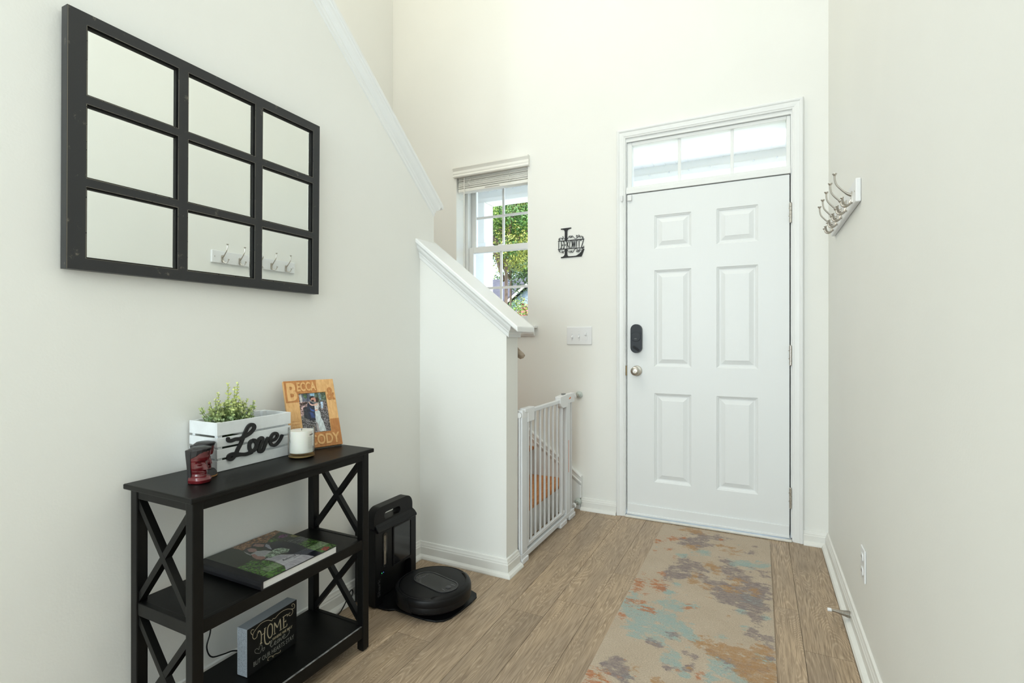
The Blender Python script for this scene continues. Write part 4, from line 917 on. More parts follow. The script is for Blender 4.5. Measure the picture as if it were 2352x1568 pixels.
for i in range(110):
    a = rs.uniform(0, 2 * PI); q = rs.random() ** 0.7
    dx = math.cos(a) * 0.052 * q; dy = math.sin(a) * 0.084 * q
    hh = (0.128 * (1 - q * q * 0.42)) * rs.uniform(0.55, 1.0)
    stems.append((dx, dy, hh))
stems += [(0.0, -0.088, 0.105), (-0.02, -0.080, 0.098), (0.02, -0.076, 0.10), (0.01, -0.09, 0.075), (0.0, 0.09, 0.085), (0.0, 0.030, 0.168), (-0.005, 0.0, 0.168), (0.01, 0.012, 0.155), (-0.01, -0.03, 0.14), (0.0, -0.062, 0.118), (0.0, -0.045, 0.122), (0.01, 0.080, 0.105), (0.0, 0.062, 0.112), (-0.01, 0.095, 0.10)]
base = Vector((-1.512, 1.035, TZ + 0.085))
for dx, dy, hh in stems:
    p = smooth_path([base, base + Vector((dx * 0.35, dy * 0.4, hh * 0.4)), base + Vector((dx * 0.8, dy * 0.85, hh * 0.75)), base + Vector((dx, dy, hh))], 4)
    for v in p: v.x = max(v.x, XL + 0.018)
    for v in p: v.z = max(v.z, TZ + 0.085)
    tube(bs, p, 0.0009, 4)
    n = len(p); ph = rs.uniform(0, PI)
    ks = int(hh / 0.0120)
    for k in range(2, ks + 1):
        t = k / ks * (n - 1); i0 = min(int(t), n - 2); c = p[i0].lerp(p[i0 + 1], t - i0); tg = (p[i0 + 1] - p[i0]).normalized()
        ph += PI / 2; sz = 0.0115 * (1 - 0.62 * (k / ks) ** 1.6) * rs.uniform(0.8, 1.15)
        o1 = tg.orthogonal().normalized(); o2 = tg.cross(o1); d = o1 * math.cos(ph) + o2 * math.sin(ph)
        tt = min(1, max(0, (c.z - 0.85) / 0.09 + rs.uniform(-0.25, 0.25)))
        ca = srgb(136, 164, 116); cb = srgb(220, 228, 146)
        if rs.random() < 0.25: ca = srgb(120, 146, 116)
        col = tuple(ca[j] * (1 - tt) + cb[j] * tt for j in range(3))
        if c.z < 0.886 and not (-1.562 < c.x < -1.456 and 0.966 < c.y < 1.196): continue
        for sg in (1, -1):
            up = d * sg + tg * 0.6; q2 = rs.uniform(-1, 1); nr = (tg * 0.7 - d * sg * 0.7) * (1 - abs(q2) * 0.5) + d.cross(tg) * q2 * 1.1
            leafdisc(c, nr, up, sz, col)
obj('stems', bs, mat('plant_stem', srgb(110, 130, 80), 0.6), pl)
obj('foliage', bl_, M_leaf, pl, normals=False)

# candle
cj = thing('jar_candle', 'white candle in a clear glass jar beside the crate', 'candle', (-1.3835, 1.205, TZ))
Mc = Matrix.Translation((-1.3835, 1.205, TZ + 0.0008)); cr_ = 0.0425
gl = [(0.036, 0.0), (cr_ - 0.001, 0.004), (cr_, 0.010), (cr_, 0.099), (cr_ - 0.0012, 0.100), (cr_ - 0.0025, 0.099), (cr_ - 0.0025, 0.016), (cr_ - 0.006, 0.013), (0.0, 0.0125)]
auto(obj('glass_jar', lathe(B(), gl, 48, Mc, cap=False), M_jar, cj), 40)
auto(obj('glass_base', lathe(B(), [(0.035, 0.0012), (cr_ - 0.003, 0.004), (cr_ - 0.0022, 0.009), (0.001, 0.0095)], 48, Mc), mat('amber_glass_base', srgb(176, 150, 104), 0.08, trans=0.35), cj), 40)
M_wax = mat('white_wax', (0.82, 0.79, 0.73), 0.45); M_wax.node_tree.nodes['Principled BSDF'].inputs['Subsurface Weight'].default_value = 0.15
auto(obj('wax', lathe(B(), [(cr_ - 0.008, 0.0150), (cr_ - 0.0031, 0.0185), (cr_ - 0.003, 0.088), (cr_ - 0.004, 0.0895), (0.002, 0.088)], 48, Mc), M_wax, cj), 40)
obj('wick', tube(B(), [(-1.3835, 1.205, TZ + 0.087), (-1.3825, 1.205, TZ + 0.096)], 0.0009, 6), M_dark, cj)
bm = B(); th0 = R(-22)
def cyl(u, v, d): a = th0 + u / cr_; return (-1.3835 + (cr_ + d) * math.cos(a), 1.205 + (cr_ + d) * math.sin(a), TZ + v)
rs = random.Random(4)
ribbon(bm, [(0.012, 0.080), (0.014, 0.077), (0.016, 0.080), (0.018, 0.077), (0.020, 0.081)], 0.0016, cyl, 0.0002, 0.0006, 3)
ribbon(bm, [(0.022, 0.077), (0.022, 0.0815), (0.0245, 0.081), (0.0245, 0.077)], 0.0014, cyl, 0.0002, 0.0006, 3)
for k in range(11):
    z = 0.070 - k * 0.0036; u = 0.006 + rs.uniform(0, 0.002); ue = 0.030
    while u < ue:
        l_ = rs.uniform(0.001, 0.0035); ribbon(bm, [(u, z), (u + l_, z)], 0.0009, cyl, 0.0002, 0.0004, 1); u += l_ + 0.0009
obj('printed_label', bm, mat('black_ink', (0.05, 0.05, 0.045), 0.7), cj)

# ------------------------------------------------------------------ raster pictures built as small coloured facets
def inpoly(X, Y, poly):
    c = np.zeros(X.shape, bool); n = len(poly); j = n - 1
    for i in range(n):
        xi, yi = poly[i]; xj, yj = poly[j]
        if yi != yj: c ^= ((yi > Y) != (yj > Y)) & (X < (xj - xi) * (Y - yi) / (yj - yi) + xi)
        j = i
    return c
def vnoise(nx, ny, sx, sy, seed):
    rg = np.random.RandomState(seed); gx, gy = max(2, int(nx / sx) + 2), max(2, int(ny / sy) + 2); g_ = rg.rand(gy, gx)
    x = np.arange(nx) / sx; y = np.arange(ny) / sy; xi = x.astype(int); yi = y.astype(int); fx = x - xi; fy = (y - yi)[:, None]
    a = g_[yi][:, xi]; b = g_[yi][:, xi + 1]; c = g_[yi + 1][:, xi]; d = g_[yi + 1][:, xi + 1]
    return (a * (1 - fx) + b * fx) * (1 - fy) + (c * (1 - fx) + d * fx) * fy
def picture(nx, ny, layers, base):
    U, V = np.meshgrid((np.arange(nx) + .5) / nx, (np.arange(ny) + .5) / ny)
    img = np.zeros((ny, nx, 3)); img[:] = base
    for k, (poly, col, amp, sx, sy) in enumerate(layers):
        m_ = inpoly(U, V, poly) if poly is not None else np.ones(U.shape, bool)
        c = np.zeros((ny, nx, 3)); c[:] = col
        if amp: c *= (1 + amp * (vnoise(nx, ny, sx, sy, k + 1) - 0.5) * 2 + amp * 0.6 * (vnoise(nx, ny, 1.2, 1.2, k + 50) - 0.5) * 2)[..., None]
        img[m_] = c[m_]
    return np.clip(img, 0, 255)
def picture_mesh(img, fn):
    ny, nx, _ = img.shape; bm = B(); lay = bm.loops.layers.float_color.new('col')
    vs_ = [[bm.verts.new(fn(i / nx, j / ny)) for i in range(nx + 1)] for j in range(ny + 1)]
    L_ = np.where(img / 255 <= 0.04045, img / 255 / 12.92, ((img / 255 + 0.055) / 1.055) ** 2.4)
    for j in range(ny):
        for i in range(nx):
            f_ = bm.faces.new((vs_[j][i], vs_[j + 1][i], vs_[j + 1][i + 1], vs_[j][i + 1])); c = (*L_[j, i], 1)
            for l in f_.loops: l[lay] = c
    return bm
# ------------------------------------------------------------------ photo frame leaning on the wall
phi, tilt = R(21), R(21)
FW, FH, FD = 0.185, 0.255, 0.014
B0 = Vector((-1.4600, 1.2305, TZ + 0.0062)); dR = Vector((math.sin(phi), math.cos(phi), 0)); nh = Vector((math.cos(phi), -math.sin(phi), 0))
upv = Vector((-nh.x * math.sin(tilt), -nh.y * math.sin(tilt), math.cos(tilt))); nf = dR.cross(upv); nf = nf if nf.dot(nh) > 0 else -nf
B0 = B0 + Vector((0.0, 0, FD * math.sin(tilt) * 0.0))
pf = thing('wedding_picture', 'engraved wooden frame with a wedding photo leaning on the wall', 'picture frame', tuple(B0))
ff = lambda u, v, d: tuple(B0 + dR * u + upv * v + nf * d)
pu0, pu1, pv0, pv1 = 0.048, 0.150, 0.055, 0.205
# recessed wood panels: light blocks and darker engraved blocks
bm = plate2d([[(0, 0), (FW, 0), (FW, FH), (0, FH)], [(pu0, pv0), (pu1, pv0), (pu1, pv1), (pu0, pv1)]], ff, -FD, 0.0)
fo = obj('frame_border', bm, M_frame, pf, bevel=0.002)
bm = B()
prism(bm, [(0.001, 0.173), (pu0, 0.173), (pu0, pv1), (0.117, pv1 + 0.0), (0.117, FH - 0.001), (0.001, FH - 0.001)], ff, 0.0002, 0.0008)
obj('engraved_panel', bm, M_frame2, fo); bm = B()
prism(bm, [(0.062, 0.001), (FW - 0.001, 0.001), (FW - 0.001, 0.100), (pu1, 0.100), (pu1, pv0), (0.062, pv0)], ff, 0.0002, 0.0008)
obj('engraved_panel', bm, M_frame2, fo)
bm = B()
text(bm, 'B', 0.008, 0.043, 0.178, 0.247, ff, 0.0009, 0.0024, 0.035); text(bm, 'ECCA', 0.045, 0.114, 0.212, 0.2475, ff, 0.0009, 0.0024, 0.028)
obj('raised_name', bm, M_frame, fo); bm = B()
text(bm, 'CODY', 0.066, 0.176, 0.009, 0.048, ff, 0.0009, 0.0024, 0.028)
obj('raised_name', bm, M_frame, fo)
bm = B(); text(bm, '&', 0.151, 0.183, 0.172, 0.222, ff, 0.0003, 0.0010, 0.035); obj('ampersand', bm, M_frame2, fo); bm = B()
rs = random.Random(9)
for k in range(3):
    u = 0.012
    while u < 0.038:
        l_ = rs.uniform(0.002, 0.006); ribbon(bm, [(u, 0.103 - k * 0.011), (u + l_, 0.103 - k * 0.011)], 0.0022, ff, 0.0003, 0.0007, 1); u += l_ + 0.0012
obj('engraved_marks', bm, M_frame2, fo)
Lp = [(None, (120, 118, 116), .25, 6, 5), ([(0, 0), (.41, 0), (.41, .21), (0, .21)], (98, 104, 118), .3, 5, 8), ([(.028,.012),(.116,.01),(.137,.218),(.05,.212)], (205, 203, 200), .1, 5, 5), ([(.28,.0),(.34,.0),(.36,.2),(.31,.2)], (70, 74, 92), .2, 4, 4), ([(.405,.007),(.591,.005),(.577,.082),(.449,.074)], (150, 190, 215), .1, 4, 4),
 ([(.178,.014),(.313,.015),(.316,.104),(.256,.139),(.178,.071)], (74, 96, 66), .4, 3, 3), ([(.59,0),(1,0),(1,.26),(.72,.26),(.6,.1)], (82, 98, 82), .45, 4, 4), ([(.72,.0),(.8,.0),(.82,.2),(.76,.2)], (120, 140, 150), .3, 3, 3), ([(.586,.30),(1.0,.27),(1,1),(0,1),(0,.66),(.3,.66)], (92, 90, 92), .9, 2.2, 1.6),
 ([(0,.209),(.317,.205),(.274,.351),(.218,.371),(.105,.53),(.0,.60)], (178, 152, 150), .5, 3, 4), ([(0.02,.23),(.3,.21),(.3,.27),(.05,.30)], (70, 56, 52), .7, 3, 2), ([(.135,.341),(.274,.33),(.293,.547),(.273,.663),(.116,.60)], (46, 48, 56), .3, 3, 3), ([(.74,.22),(.97,.20),(.99,.50),(.83,.45),(.76,.42)], (104, 96, 96), .6, 3, 4), ([(.772,.236),(.866,.242),(.834,.393),(.773,.414)], (170, 192, 214), .15, 4, 4),
 ([(.286,.278),(.37,.209),(.458,.227),(.523,.27),(.559,.323),(.563,.447),(.514,.698),(.288,.677),(.259,.544),(.255,.411)], (40, 46, 62), .2, 4, 5), ([(.33,.47),(.47,.50),(.50,.62),(.36,.62)], (48, 66, 112), .2, 4, 4),
 ([(.532,.321),(.693,.256),(.696,.333),(.658,.43),(.558,.472),(.527,.444)], (196, 194, 192), .12, 3, 3), ([(.522,.469),(.656,.442),(.703,.483),(.709,.631),(.764,.721),(.838,.979),(.495,.982),(.508,.733)], (196, 206, 208), .10, 4, 9), ([(.508,.733),(.56,.76),(.6,.988),(.495,.982)], (150, 142, 142), .25, 2, 9),
 ([(.346,.344),(.424,.412),(.511,.431),(.502,.479),(.382,.445)], (62, 90, 150), .15, 4, 4), ([(.512,.425),(.624,.415),(.635,.453),(.559,.465)], (206, 160, 142), .05, 4, 4), ([(.406,.11),(.556,.093),(.56,.171),(.532,.22),(.444,.201),(.415,.161)], (198, 140, 122), .1, 4, 4), ([(.45,.17),(.54,.17),(.54,.225),(.45,.21)], (52, 38, 34), .1, 3, 3),
 ([(.392,.135),(.41,.085),(.505,.071),(.575,.095),(.553,.113),(.458,.126),(.422,.175)], (38, 28, 26), .1, 3, 3), ([(.551,.119),(.625,.123),(.626,.213),(.548,.234)], (200, 146, 130), .08, 4, 4), ([(.597,.122),(.685,.108),(.729,.169),(.695,.243),(.603,.237),(.615,.174)], (54, 40, 34), .2, 3, 3),
 ([(.363,.196),(.397,.261),(.482,.292),(.635,.265),(.688,.281),(.623,.327),(.441,.32),(.374,.29),(.348,.233)], (214, 176, 160), .06, 4, 4)]
bm = picture_mesh(picture(100, 146, Lp, (120, 118, 116)), lambda u, v: Vector(ff(pu0 + u * (pu1 - pu0), pv1 - v * (pv1 - pv0), -0.006)))
obj('wedding_photo', bm, M_print, pf, normals=False)
bm = B(); prism(bm, [(0.08, 0.02), (0.105, 0.02), (0.100, 0.19), (0.085, 0.19)], lambda u, v, d: tuple(B0 + dR * u + upv * v - nf * (FD + d * 0.03)), 0.0, 0.1)
obj('easel_back', bm, M_black, pf)

# ------------------------------------------------------------------ red and black carved heads
M_red = mat('red_lacquered_wood', (0.10, 0.007, 0.010), 0.17, coat=0.5, var=0.35, vscale=40)
M_hat = mat('dark_stained_wood', (0.017, 0.016, 0.017), 0.42, var=0.25, vscale=50)
M_tan = mat('bare_wood_ring', srgb(178, 132, 84), 0.5)
def head(loc, rz, label, tan=False):
    t = thing('carved_head', label, 'figurine', loc, (0, 0, rz), 'carved heads on the console table'); t.scale = (0.92, 0.95, 0.99)
    # rows: height, depth of the side cheek plane, half width
    D = [(0.0, 0.043, 0.0235), (0.003, 0.047, 0.0255), (0.010, 0.049, 0.0262), (0.016, 0.045, 0.0245), (0.021, 0.036, 0.0200), (0.026, 0.034, 0.0190), (0.034, 0.0335, 0.0205), (0.044, 0.0335, 0.0220), (0.054, 0.0320, 0.0226), (0.060, 0.0345, 0.0230), (0.064, 0.0420, 0.0240), (0.074, 0.0440, 0.0248), (0.088, 0.0450, 0.0250), (0.092, 0.0450, 0.0250)]
    nz, na = 92, 64; bm = B(); rings = []
    def itp(z):
        for k in range(len(D) - 1):
            if D[k][0] <= z <= D[k + 1][0]:
                s_ = (z - D[k][0]) / (D[k + 1][0] - D[k][0]); s_ = s_ * s_ * (3 - 2 * s_); return [D[k][q] * (1 - s_) + D[k + 1][q] * s_ for q in (1, 2)]
        return D[-1][1:]
    g_ = lambda x, c, s_: math.exp(-((x - c) / s_) ** 2)
    for i in range(nz + 1):
        z = 0.0005 + 0.0905 * i / nz; dp, wd = itp(z); row = []
        for j in range(na + 1):
            a = -PI / 2 + PI * j / na; y = wd * math.sin(a); x = dp * abs(math.cos(a)) ** 0.55
            fy = min(1.0, max(0.0, math.cos(a)) * 1.6)
            nose = 0.0 if z < 0.0345 else (0.0125 * (1 - (z - 0.0345) / 0.030) if z < 0.0645 else 0.0)
            nw = 0.0062 - 0.10 * max(0, z - 0.036)
            f_ = max(0, nose) * g_(y, 0, max(0.0028, nw)) * min(1, max(0, (z - 0.0345) / 0.0025))
            f_ += 0.0075 * g_(y, 0, 0.0085) * (g_(z, 0.0312, 0.0017) + 0.9 * g_(z, 0.0268, 0.0019)) + 0.004 * g_(y, 0, 0.007) * g_(z, 0.0225, 0.002)
            for ey in (-0.0118, 0.0118):
                f_ -= 0.0075 * g_(y, ey, 0.0066) * g_(z, 0.0555, 0.0054)
                f_ += 0.0075 * g_(y, ey, 0.0050) * g_(z, 0.0540, 0.0030)
                f_ -= 0.0022 * g_(y, ey, 0.0060) * (g_(z, 0.0572, 0.0007) + g_(z, 0.0505, 0.0007))
                f_ += 0.0022 * g_(y, ey * 1.15, 0.0055) * g_(z, 0.0445, 0.0050)     # cheekbone
            row.append(bm.verts.new((0.004 + x + f_ * fy, y, z)))
        rings.append(row)
    for i in range(nz):
        for j in range(na): bm.faces.new((rings[i][j], rings[i][j + 1], rings[i + 1][j + 1], rings[i + 1][j]))
    bm.faces.new(rings[0]); bm.faces.new(rings[-1][::-1])
    for i in range(nz): bm.faces.new((rings[i][0], rings[i + 1][0], rings[i + 1][na], rings[i][na]))
    auto(obj('face', bm, M_red, t, local=True), 60)
    bm = B(); rr = []
    for z, xb, xf, wd in ((0.0005, -0.006, 0.011, 0.0245), (0.020, -0.007, 0.010, 0.0225), (0.050, -0.009, 0.010, 0.0238), (0.080, -0.011, 0.013, 0.0262), (0.092, -0.0115, 0.016, 0.0268)):
        rr.append([bm.verts.new(p) for p in ((xb, -wd * 0.72, z), (xb + 0.005, -wd * 0.97, z), (xf, -wd - 0.0012, z), (xf, wd + 0.0012, z), (xb + 0.005, wd * 0.97, z), (xb, wd * 0.72, z))])
    for k in range(4):
        for q in range(6): bm.faces.new((rr[k][q], rr[k][(q + 1) % 6], rr[k + 1][(q + 1) % 6], rr[k + 1][q]))
    bm.faces.new(rr[0]); bm.faces.new(rr[-1])
    obj('hair', bm, M_hat, t, local=True, bevel=0.0015)
    # faceted cap, higher in front, wrapping down at the back
    bm = B(); n = 14; rr = []
    for z, sx, sy, ox, tl in ((0.0720, 0.0300, 0.0262, 0.0175, 0.42), (0.0830, 0.0320, 0.0272, 0.0195, 0.30), (0.0910, 0.0335, 0.0280, 0.0205, 0.18), (0.0960, 0.0315, 0.0262, 0.0195, 0.12), (0.1000, 0.0200, 0.0165, 0.0170, 0.05)):
        rr.append([bm.verts.new((ox + sx * math.cos(2 * PI * k / n + 0.2), sy * math.sin(2 * PI * k / n + 0.2), z + tl * (sx * math.cos(2 * PI * k / n + 0.2)))) for k in range(n)])
    for k in range(4):
        for q in range(n): bm.faces.new((rr[k][q], rr[k][(q + 1) % n], rr[k + 1][(q + 1) % n], rr[k + 1][q]))
    bm.faces.new(rr[0]); bm.faces.new(rr[-1])
    obj('hat', bm, M_hat, t, local=True, bevel=0.0012)
    if tan:
        bm = lathe(B(), [(0.0262, 0.0006), (0.0268, 0.0045)], 32, Matrix.Translation((0.030, 0, 0)) @ Matrix.Scale(1.12, 4, (1, 0, 0))); obj('base_ring', bm, M_tan, t, local=True)
        bm = lathe(B(), [(0.0266, 0.0046), (0.0255, 0.012), (0.020, 0.020), (0.010, 0.022)], 32, Matrix.Translation((0.030, 0, 0)) @ Matrix.Scale(1.1, 4, (1, 0, 0))); auto(obj('collar', bm, M_hat, t, local=True))
    return t
head((-1.4040, 0.8585, TZ + 0.0006), R(16), 'red and black carved head standing nearest the table corner')
head((-1.4600, 0.9050, TZ + 0.0006), R(18), 'red and black carved head half hidden behind the front one, touching the crate', True)

# ------------------------------------------------------------------ photo album on the middle shelf
BX0, BX1, BY0, BY1, BZ0, BZ1 = -1.572, -1.270, 0.966, 1.254, 0.4058, 0.4315
ab = thing('photo_album', 'hardcover photo album with a wedding couple on the middle shelf', 'book', (-1.42, 1.11, 0.405))
M_bkl = mat('black_book_cloth', (0.008, 0.008, 0.010), 0.55)
obj('page_block', box(B(), BX0 + 0.004, BX1 - 0.003, BY0 + 0.006, BY1 - 0.004, BZ0 + 0.0026, BZ1 - 0.0026), mat('white_page_edges', (0.72, 0.73, 0.72), 0.6, var=0.04, vscale=90), ab)
obj('back_cover', box(B(), BX0, BX1, BY0 + 0.002, BY1, BZ0, BZ0 + 0.0024), M_bkl, ab, bevel=0.0008)
cv = obj('front_cover', box(B(), BX0, BX1, BY0 + 0.002, BY1, BZ1 - 0.0024, BZ1), M_bkl, ab, bevel=0.0008)
obj('spine', prism(B(), [(BY0 + 0.003, BZ0), (BY0 - 0.0005, BZ0 + 0.004), (BY0 - 0.002, (BZ0 + BZ1) / 2), (BY0 - 0.0005, BZ1 - 0.004), (BY0 + 0.003, BZ1), (BY0 + 0.007, BZ1 - 0.001), (BY0 + 0.007, BZ0 + 0.001)], lambda u, v, d: (d, u, v), BX0, BX1), M_bkl, ab)
Lb = [(None, (58, 66, 44), .4, 6, 5), ([(.341,0),(1,0),(1,.089),(.768,.16),(.656,.232),(.557,.106),(.485,.17),(.351,.195)], (150, 112, 80), .45, 4, 3), ([(.0,0),(.341,.01),(.357,.138),(.264,.368),(.239,.47),(.059,.517),(0,.5)], (38, 46, 30), .35, 4, 4), ([(.0,.517),(.22,.496),(.306,.675),(.294,.828),(.239,.972),(.2,1),(0,1)], (70, 108, 44), .45, 4, 3),
 ([(.806,.586),(1,.541),(1,1),(.68,1),(.767,.754)], (72, 104, 50), .45, 4, 3), ([(.829,.21),(.932,.178),(.985,.228),(.922,.288),(.83,.253)], (112, 60, 104), .35, 3, 3), ([(.699,.189),(.799,.2),(.777,.282),(.683,.276)], (82, 116, 50), .3, 3, 3), ([(.79,.342),(1,.469),(1,.559),(.806,.586),(.8,.434)], (76, 78, 76), .2, 8, 2), ([(.93,.3),(1,.3),(1,.42),(.93,.36)], (120, 116, 62), .3, 3, 3),
 ([(.516,.322),(.58,.27),(.647,.254),(.751,.314),(.805,.479),(.789,.659),(.755,.766),(.758,.891),(.751,.994),(.629,.997),(.586,.852),(.528,.738),(.525,.648),(.519,.489),(.508,.408)], (20, 24, 40), .2, 7, 7), ([(.80,.93),(.9,.9),(.93,.97),(.82,1)], (150, 60, 46), .3, 3, 3),
 ([(.34,.21),(.317,.36),(.298,.375),(.31,.289)], (176, 176, 176), .1, 3, 3), ([(.362,.179),(.419,.155),(.468,.196),(.47,.25),(.404,.33),(.359,.271),(.335,.357),(.322,.307)], (48, 32, 30), .2, 3, 3), ([(.397,.2),(.448,.198),(.462,.271),(.422,.337),(.374,.325),(.361,.274)], (182, 146, 138), .05, 3, 3),
 ([(.485,.17),(.541,.116),(.6,.14),(.61,.25),(.512,.26),(.485,.205)], (36, 30, 30), .1, 3, 3), ([(.505,.166),(.567,.14),(.592,.2),(.603,.254),(.543,.298),(.512,.249)], (172, 134, 124), .05, 3, 3), ([(.623,.251),(.617,.314),(.534,.449),(.538,.391),(.566,.301)], (176, 178, 186), .05, 3, 3),
 ([(.327,.345),(.418,.331),(.478,.393),(.504,.466),(.482,.524),(.356,.562),(.311,.55),(.266,.537),(.282,.452)], (190, 190, 190), .06, 4, 4), ([(.317,.36),(.35,.38),(.324,.458),(.36,.54),(.311,.58),(.27,.565),(.26,.514),(.275,.441)], (178, 138, 126), .04, 3, 3), ([(.299,.586),(.392,.6),(.483,.64),(.552,.75),(.619,.902),(.629,1),(.214,1),(.286,.908),(.303,.818),(.315,.712)], (192, 190, 196), .09, 4, 9),
 ([(.351,.527),(.428,.5),(.56,.46),(.627,.5),(.645,.609),(.572,.661),(.507,.621),(.43,.618),(.354,.614)], (150, 168, 146), .5, 2.5, 2.5), ([(.66,.90),(.76,.89),(.75,1),(.66,1)], (20, 24, 38), .1, 3, 3)]
img = picture(220, 190, Lb, (40, 50, 30)) * 0.86; U_, V_ = np.meshgrid((np.arange(220) + .5) / 220, (np.arange(190) + .5) / 190)
bd = (V_ > .755) & (V_ < .88) & (U_ > .1); img[bd] = img[bd] * 0.72 + 60
cu0 = BY0 + 0.028
obj('cover_photo', picture_mesh(img, lambda u, v: Vector((BX0 + 0.001 + v * (BX1 - BX0 - 0.002), cu0 + u * (BY1 - 0.001 - cu0), BZ1 + 0.0003))), M_cover, cv, normals=False)
bm = B(); fb = lambda u, v, d: (BX0 + (1 - v) * (BX1 - BX0), cu0 + u * (BY1 - cu0), BZ1 + 0.0004 + d)
text(bm, 'Rebecca & Cody', 0.36, 0.73, 0.180, 0.240, fb, 0, 0.0002, 0, 0.45)
rs = random.Random(2); u = 0.48
while u < 0.64: ribbon(bm, [(u, 0.163), (u + 0.012, 0.163)], 0.012, fb, 0, 0.0002, 1); u += 0.019
obj('title_lettering', bm, mat('dark_grey_ink', (0.03, 0.03, 0.035), 0.5), cv)

# ------------------------------------------------------------------ HOME block sign on the lower shelf
sgz = 0.0945
sg = thing('box_sign', 'black wooden block sign with chalk style HOME lettering on the lower shelf', 'sign', (-1.395, 1.013, sgz), (0, 0, R(4.2)))
SW, SH, SD = 0.195, 0.145, 0.042
M_sface = mat('chalkboard_black', (0.007, 0.007, 0.007), 0.6, spec=0.25, var=0.3, vscale=40)
def dotted():
    m = mat('grey_dotted_side', (0.25, 0.27, 0.29), 0.6); nt = m.node_tree; b = nt.nodes['Principled BSDF']; tc = N(m, 'ShaderNodeTexCoord')
    g = N(m, 'ShaderNodeMapping'); g.inputs['Scale'].default_value = (160, 160, 260); nt.links.new(tc.outputs['Object'], g.inputs[0])
    v = N(m, 'ShaderNodeTexVoronoi'); v.inputs['Scale'].default_value = 1.0; v.inputs['Randomness'].default_value = 0.25; nt.links.new(g.outputs[0], v.inputs['Vector'])
    r = N(m, 'ShaderNodeValToRGB'); r.color_ramp.elements[0].position = 0.2; r.color_ramp.elements[0].color = (0.10, 0.11, 0.12, 1); r.color_ramp.elements[1].position = 0.38; r.color_ramp.elements[1].color = (0.34, 0.38, 0.42, 1)
    nt.links.new(v.outputs['Distance'], r.inputs[0]); nt.links.new(r.outputs[0], b.inputs['Base Color']); return m
blk = obj('block', box(B(), -SD, -0.0006, 0, SW, 0.0004, SH), dotted(), sg, local=True, bevel=0.001)
obj('face_panel', box(B(), -0.0012, 0, 0.0004, SW - 0.0004, 0.0008, SH - 0.0004), M_sface, sg, local=True)
fs = lambda u, v, d: (d, u * SW, (1 - v) * SH)
fsw = lambda u, v, d: (d, u, v)
M_chalk = mat('cream_chalk_paint', srgb(176, 166, 140), 0.8); M_chalk2 = mat('grey_chalk_paint', srgb(128, 128, 122), 0.8)
def cs(bm, pts, wd):
    ribbon(bm, [(a * SW, (1 - b) * SH) for a, b in pts], wd, fsw, 0.0001, 0.0004, 4)
bm = B()
for p_, wd in (([(0.201,0.214),(0.206,0.176),(0.238,0.192),(0.262,0.283),(0.258,0.447),(0.237,0.468),(0.28,0.468)], .0034), ([(0.254,0.30),(0.34,0.293)], .0022), ([(0.314,0.197),(0.358,0.197)], .002), ([(0.335,0.20),(0.328,0.257),(0.323,0.398),(0.344,0.535),(0.40,0.584),(0.433,0.551)], .0040),
    ([(0.435,0.172),(0.390,0.223),(0.384,0.369),(0.422,0.475),(0.467,0.455),(0.482,0.363),(0.474,0.226),(0.435,0.172)], .0034), ([(0.50,0.46),(0.55,0.46)], .002), ([(0.525,0.46),(0.519,0.205)], .0024), ([(0.519,0.205),(0.581,0.361)], .004), ([(0.581,0.361),(0.640,0.205)], .0024), ([(0.640,0.205),(0.651,0.459)], .004), ([(0.625,0.462),(0.680,0.462)], .002),
    ([(0.690,0.207),(0.790,0.207),(0.788,0.255)], .0024), ([(0.712,0.207),(0.714,0.463)], .0040), ([(0.69,0.463),(0.775,0.463),(0.785,0.415)], .0024), ([(0.714,0.335),(0.760,0.335)], .0022), ([(0.76,0.31),(0.76,0.36)], .0018)): cs(bm, p_, wd)
for p_ in ([(0.185,0.208),(0.179,0.27),(0.132,0.283),(0.101,0.225),(0.112,0.15),(0.164,0.092),(0.26,0.039),(0.369,0.053),(0.435,0.098),(0.469,0.127),(0.492,0.099),(0.537,0.118),(0.606,0.077),(0.7,0.064),(0.796,0.088),(0.881,0.144),(0.943,0.159),(0.953,0.1),(0.918,0.046),(0.887,0.064),(0.906,0.102)], [(0.123,0.075),(0.081,0.057),(0.066,0.105),(0.101,0.178)], [(0.881,0.144),(0.911,0.203),(0.892,0.268),(0.843,0.274),(0.819,0.219),(0.856,0.211)]): cs(bm, p_, 0.0018)
text(bm, 'WHERE WE MAY', 0.478 * SW, 0.90 * SW, (1 - 0.585) * SH, (1 - 0.525) * SH, fsw, 0.0001, 0.0004, 0.01)
obj('lettering', bm, M_chalk, sg, local=True); bm = B()
for p_ in ([(0.408,0.95),(0.386,0.939),(0.398,0.893),(0.453,0.899),(0.498,0.921),(0.544,0.919),(0.613,0.947),(0.648,0.936),(0.642,0.912)], [(0.498,0.921),(0.481,0.939),(0.509,0.955)]): cs(bm, p_, 0.0014)
obj('flourish', bm, M_chalk, sg, local=True)
bm = B()
for p_ in ([(0.425,0.655),(0.455,0.625),(0.470,0.575),(0.455,0.555),(0.443,0.60),(0.447,0.67),(0.468,0.705),(0.505,0.68)], [(0.511,0.68),(0.548,0.66),(0.54,0.625),(0.52,0.65),(0.528,0.70),(0.565,0.70)], [(0.61,0.63),(0.58,0.65),(0.58,0.70),(0.61,0.69),(0.622,0.63),(0.625,0.705)], [(0.64,0.63),(0.66,0.705),(0.69,0.63)], [(0.70,0.67),(0.74,0.65),(0.73,0.615),(0.705,0.64),(0.71,0.70),(0.78,0.70),(0.835,0.65),(0.84,0.60),(0.81,0.605)]): cs(bm, p_, 0.0020)
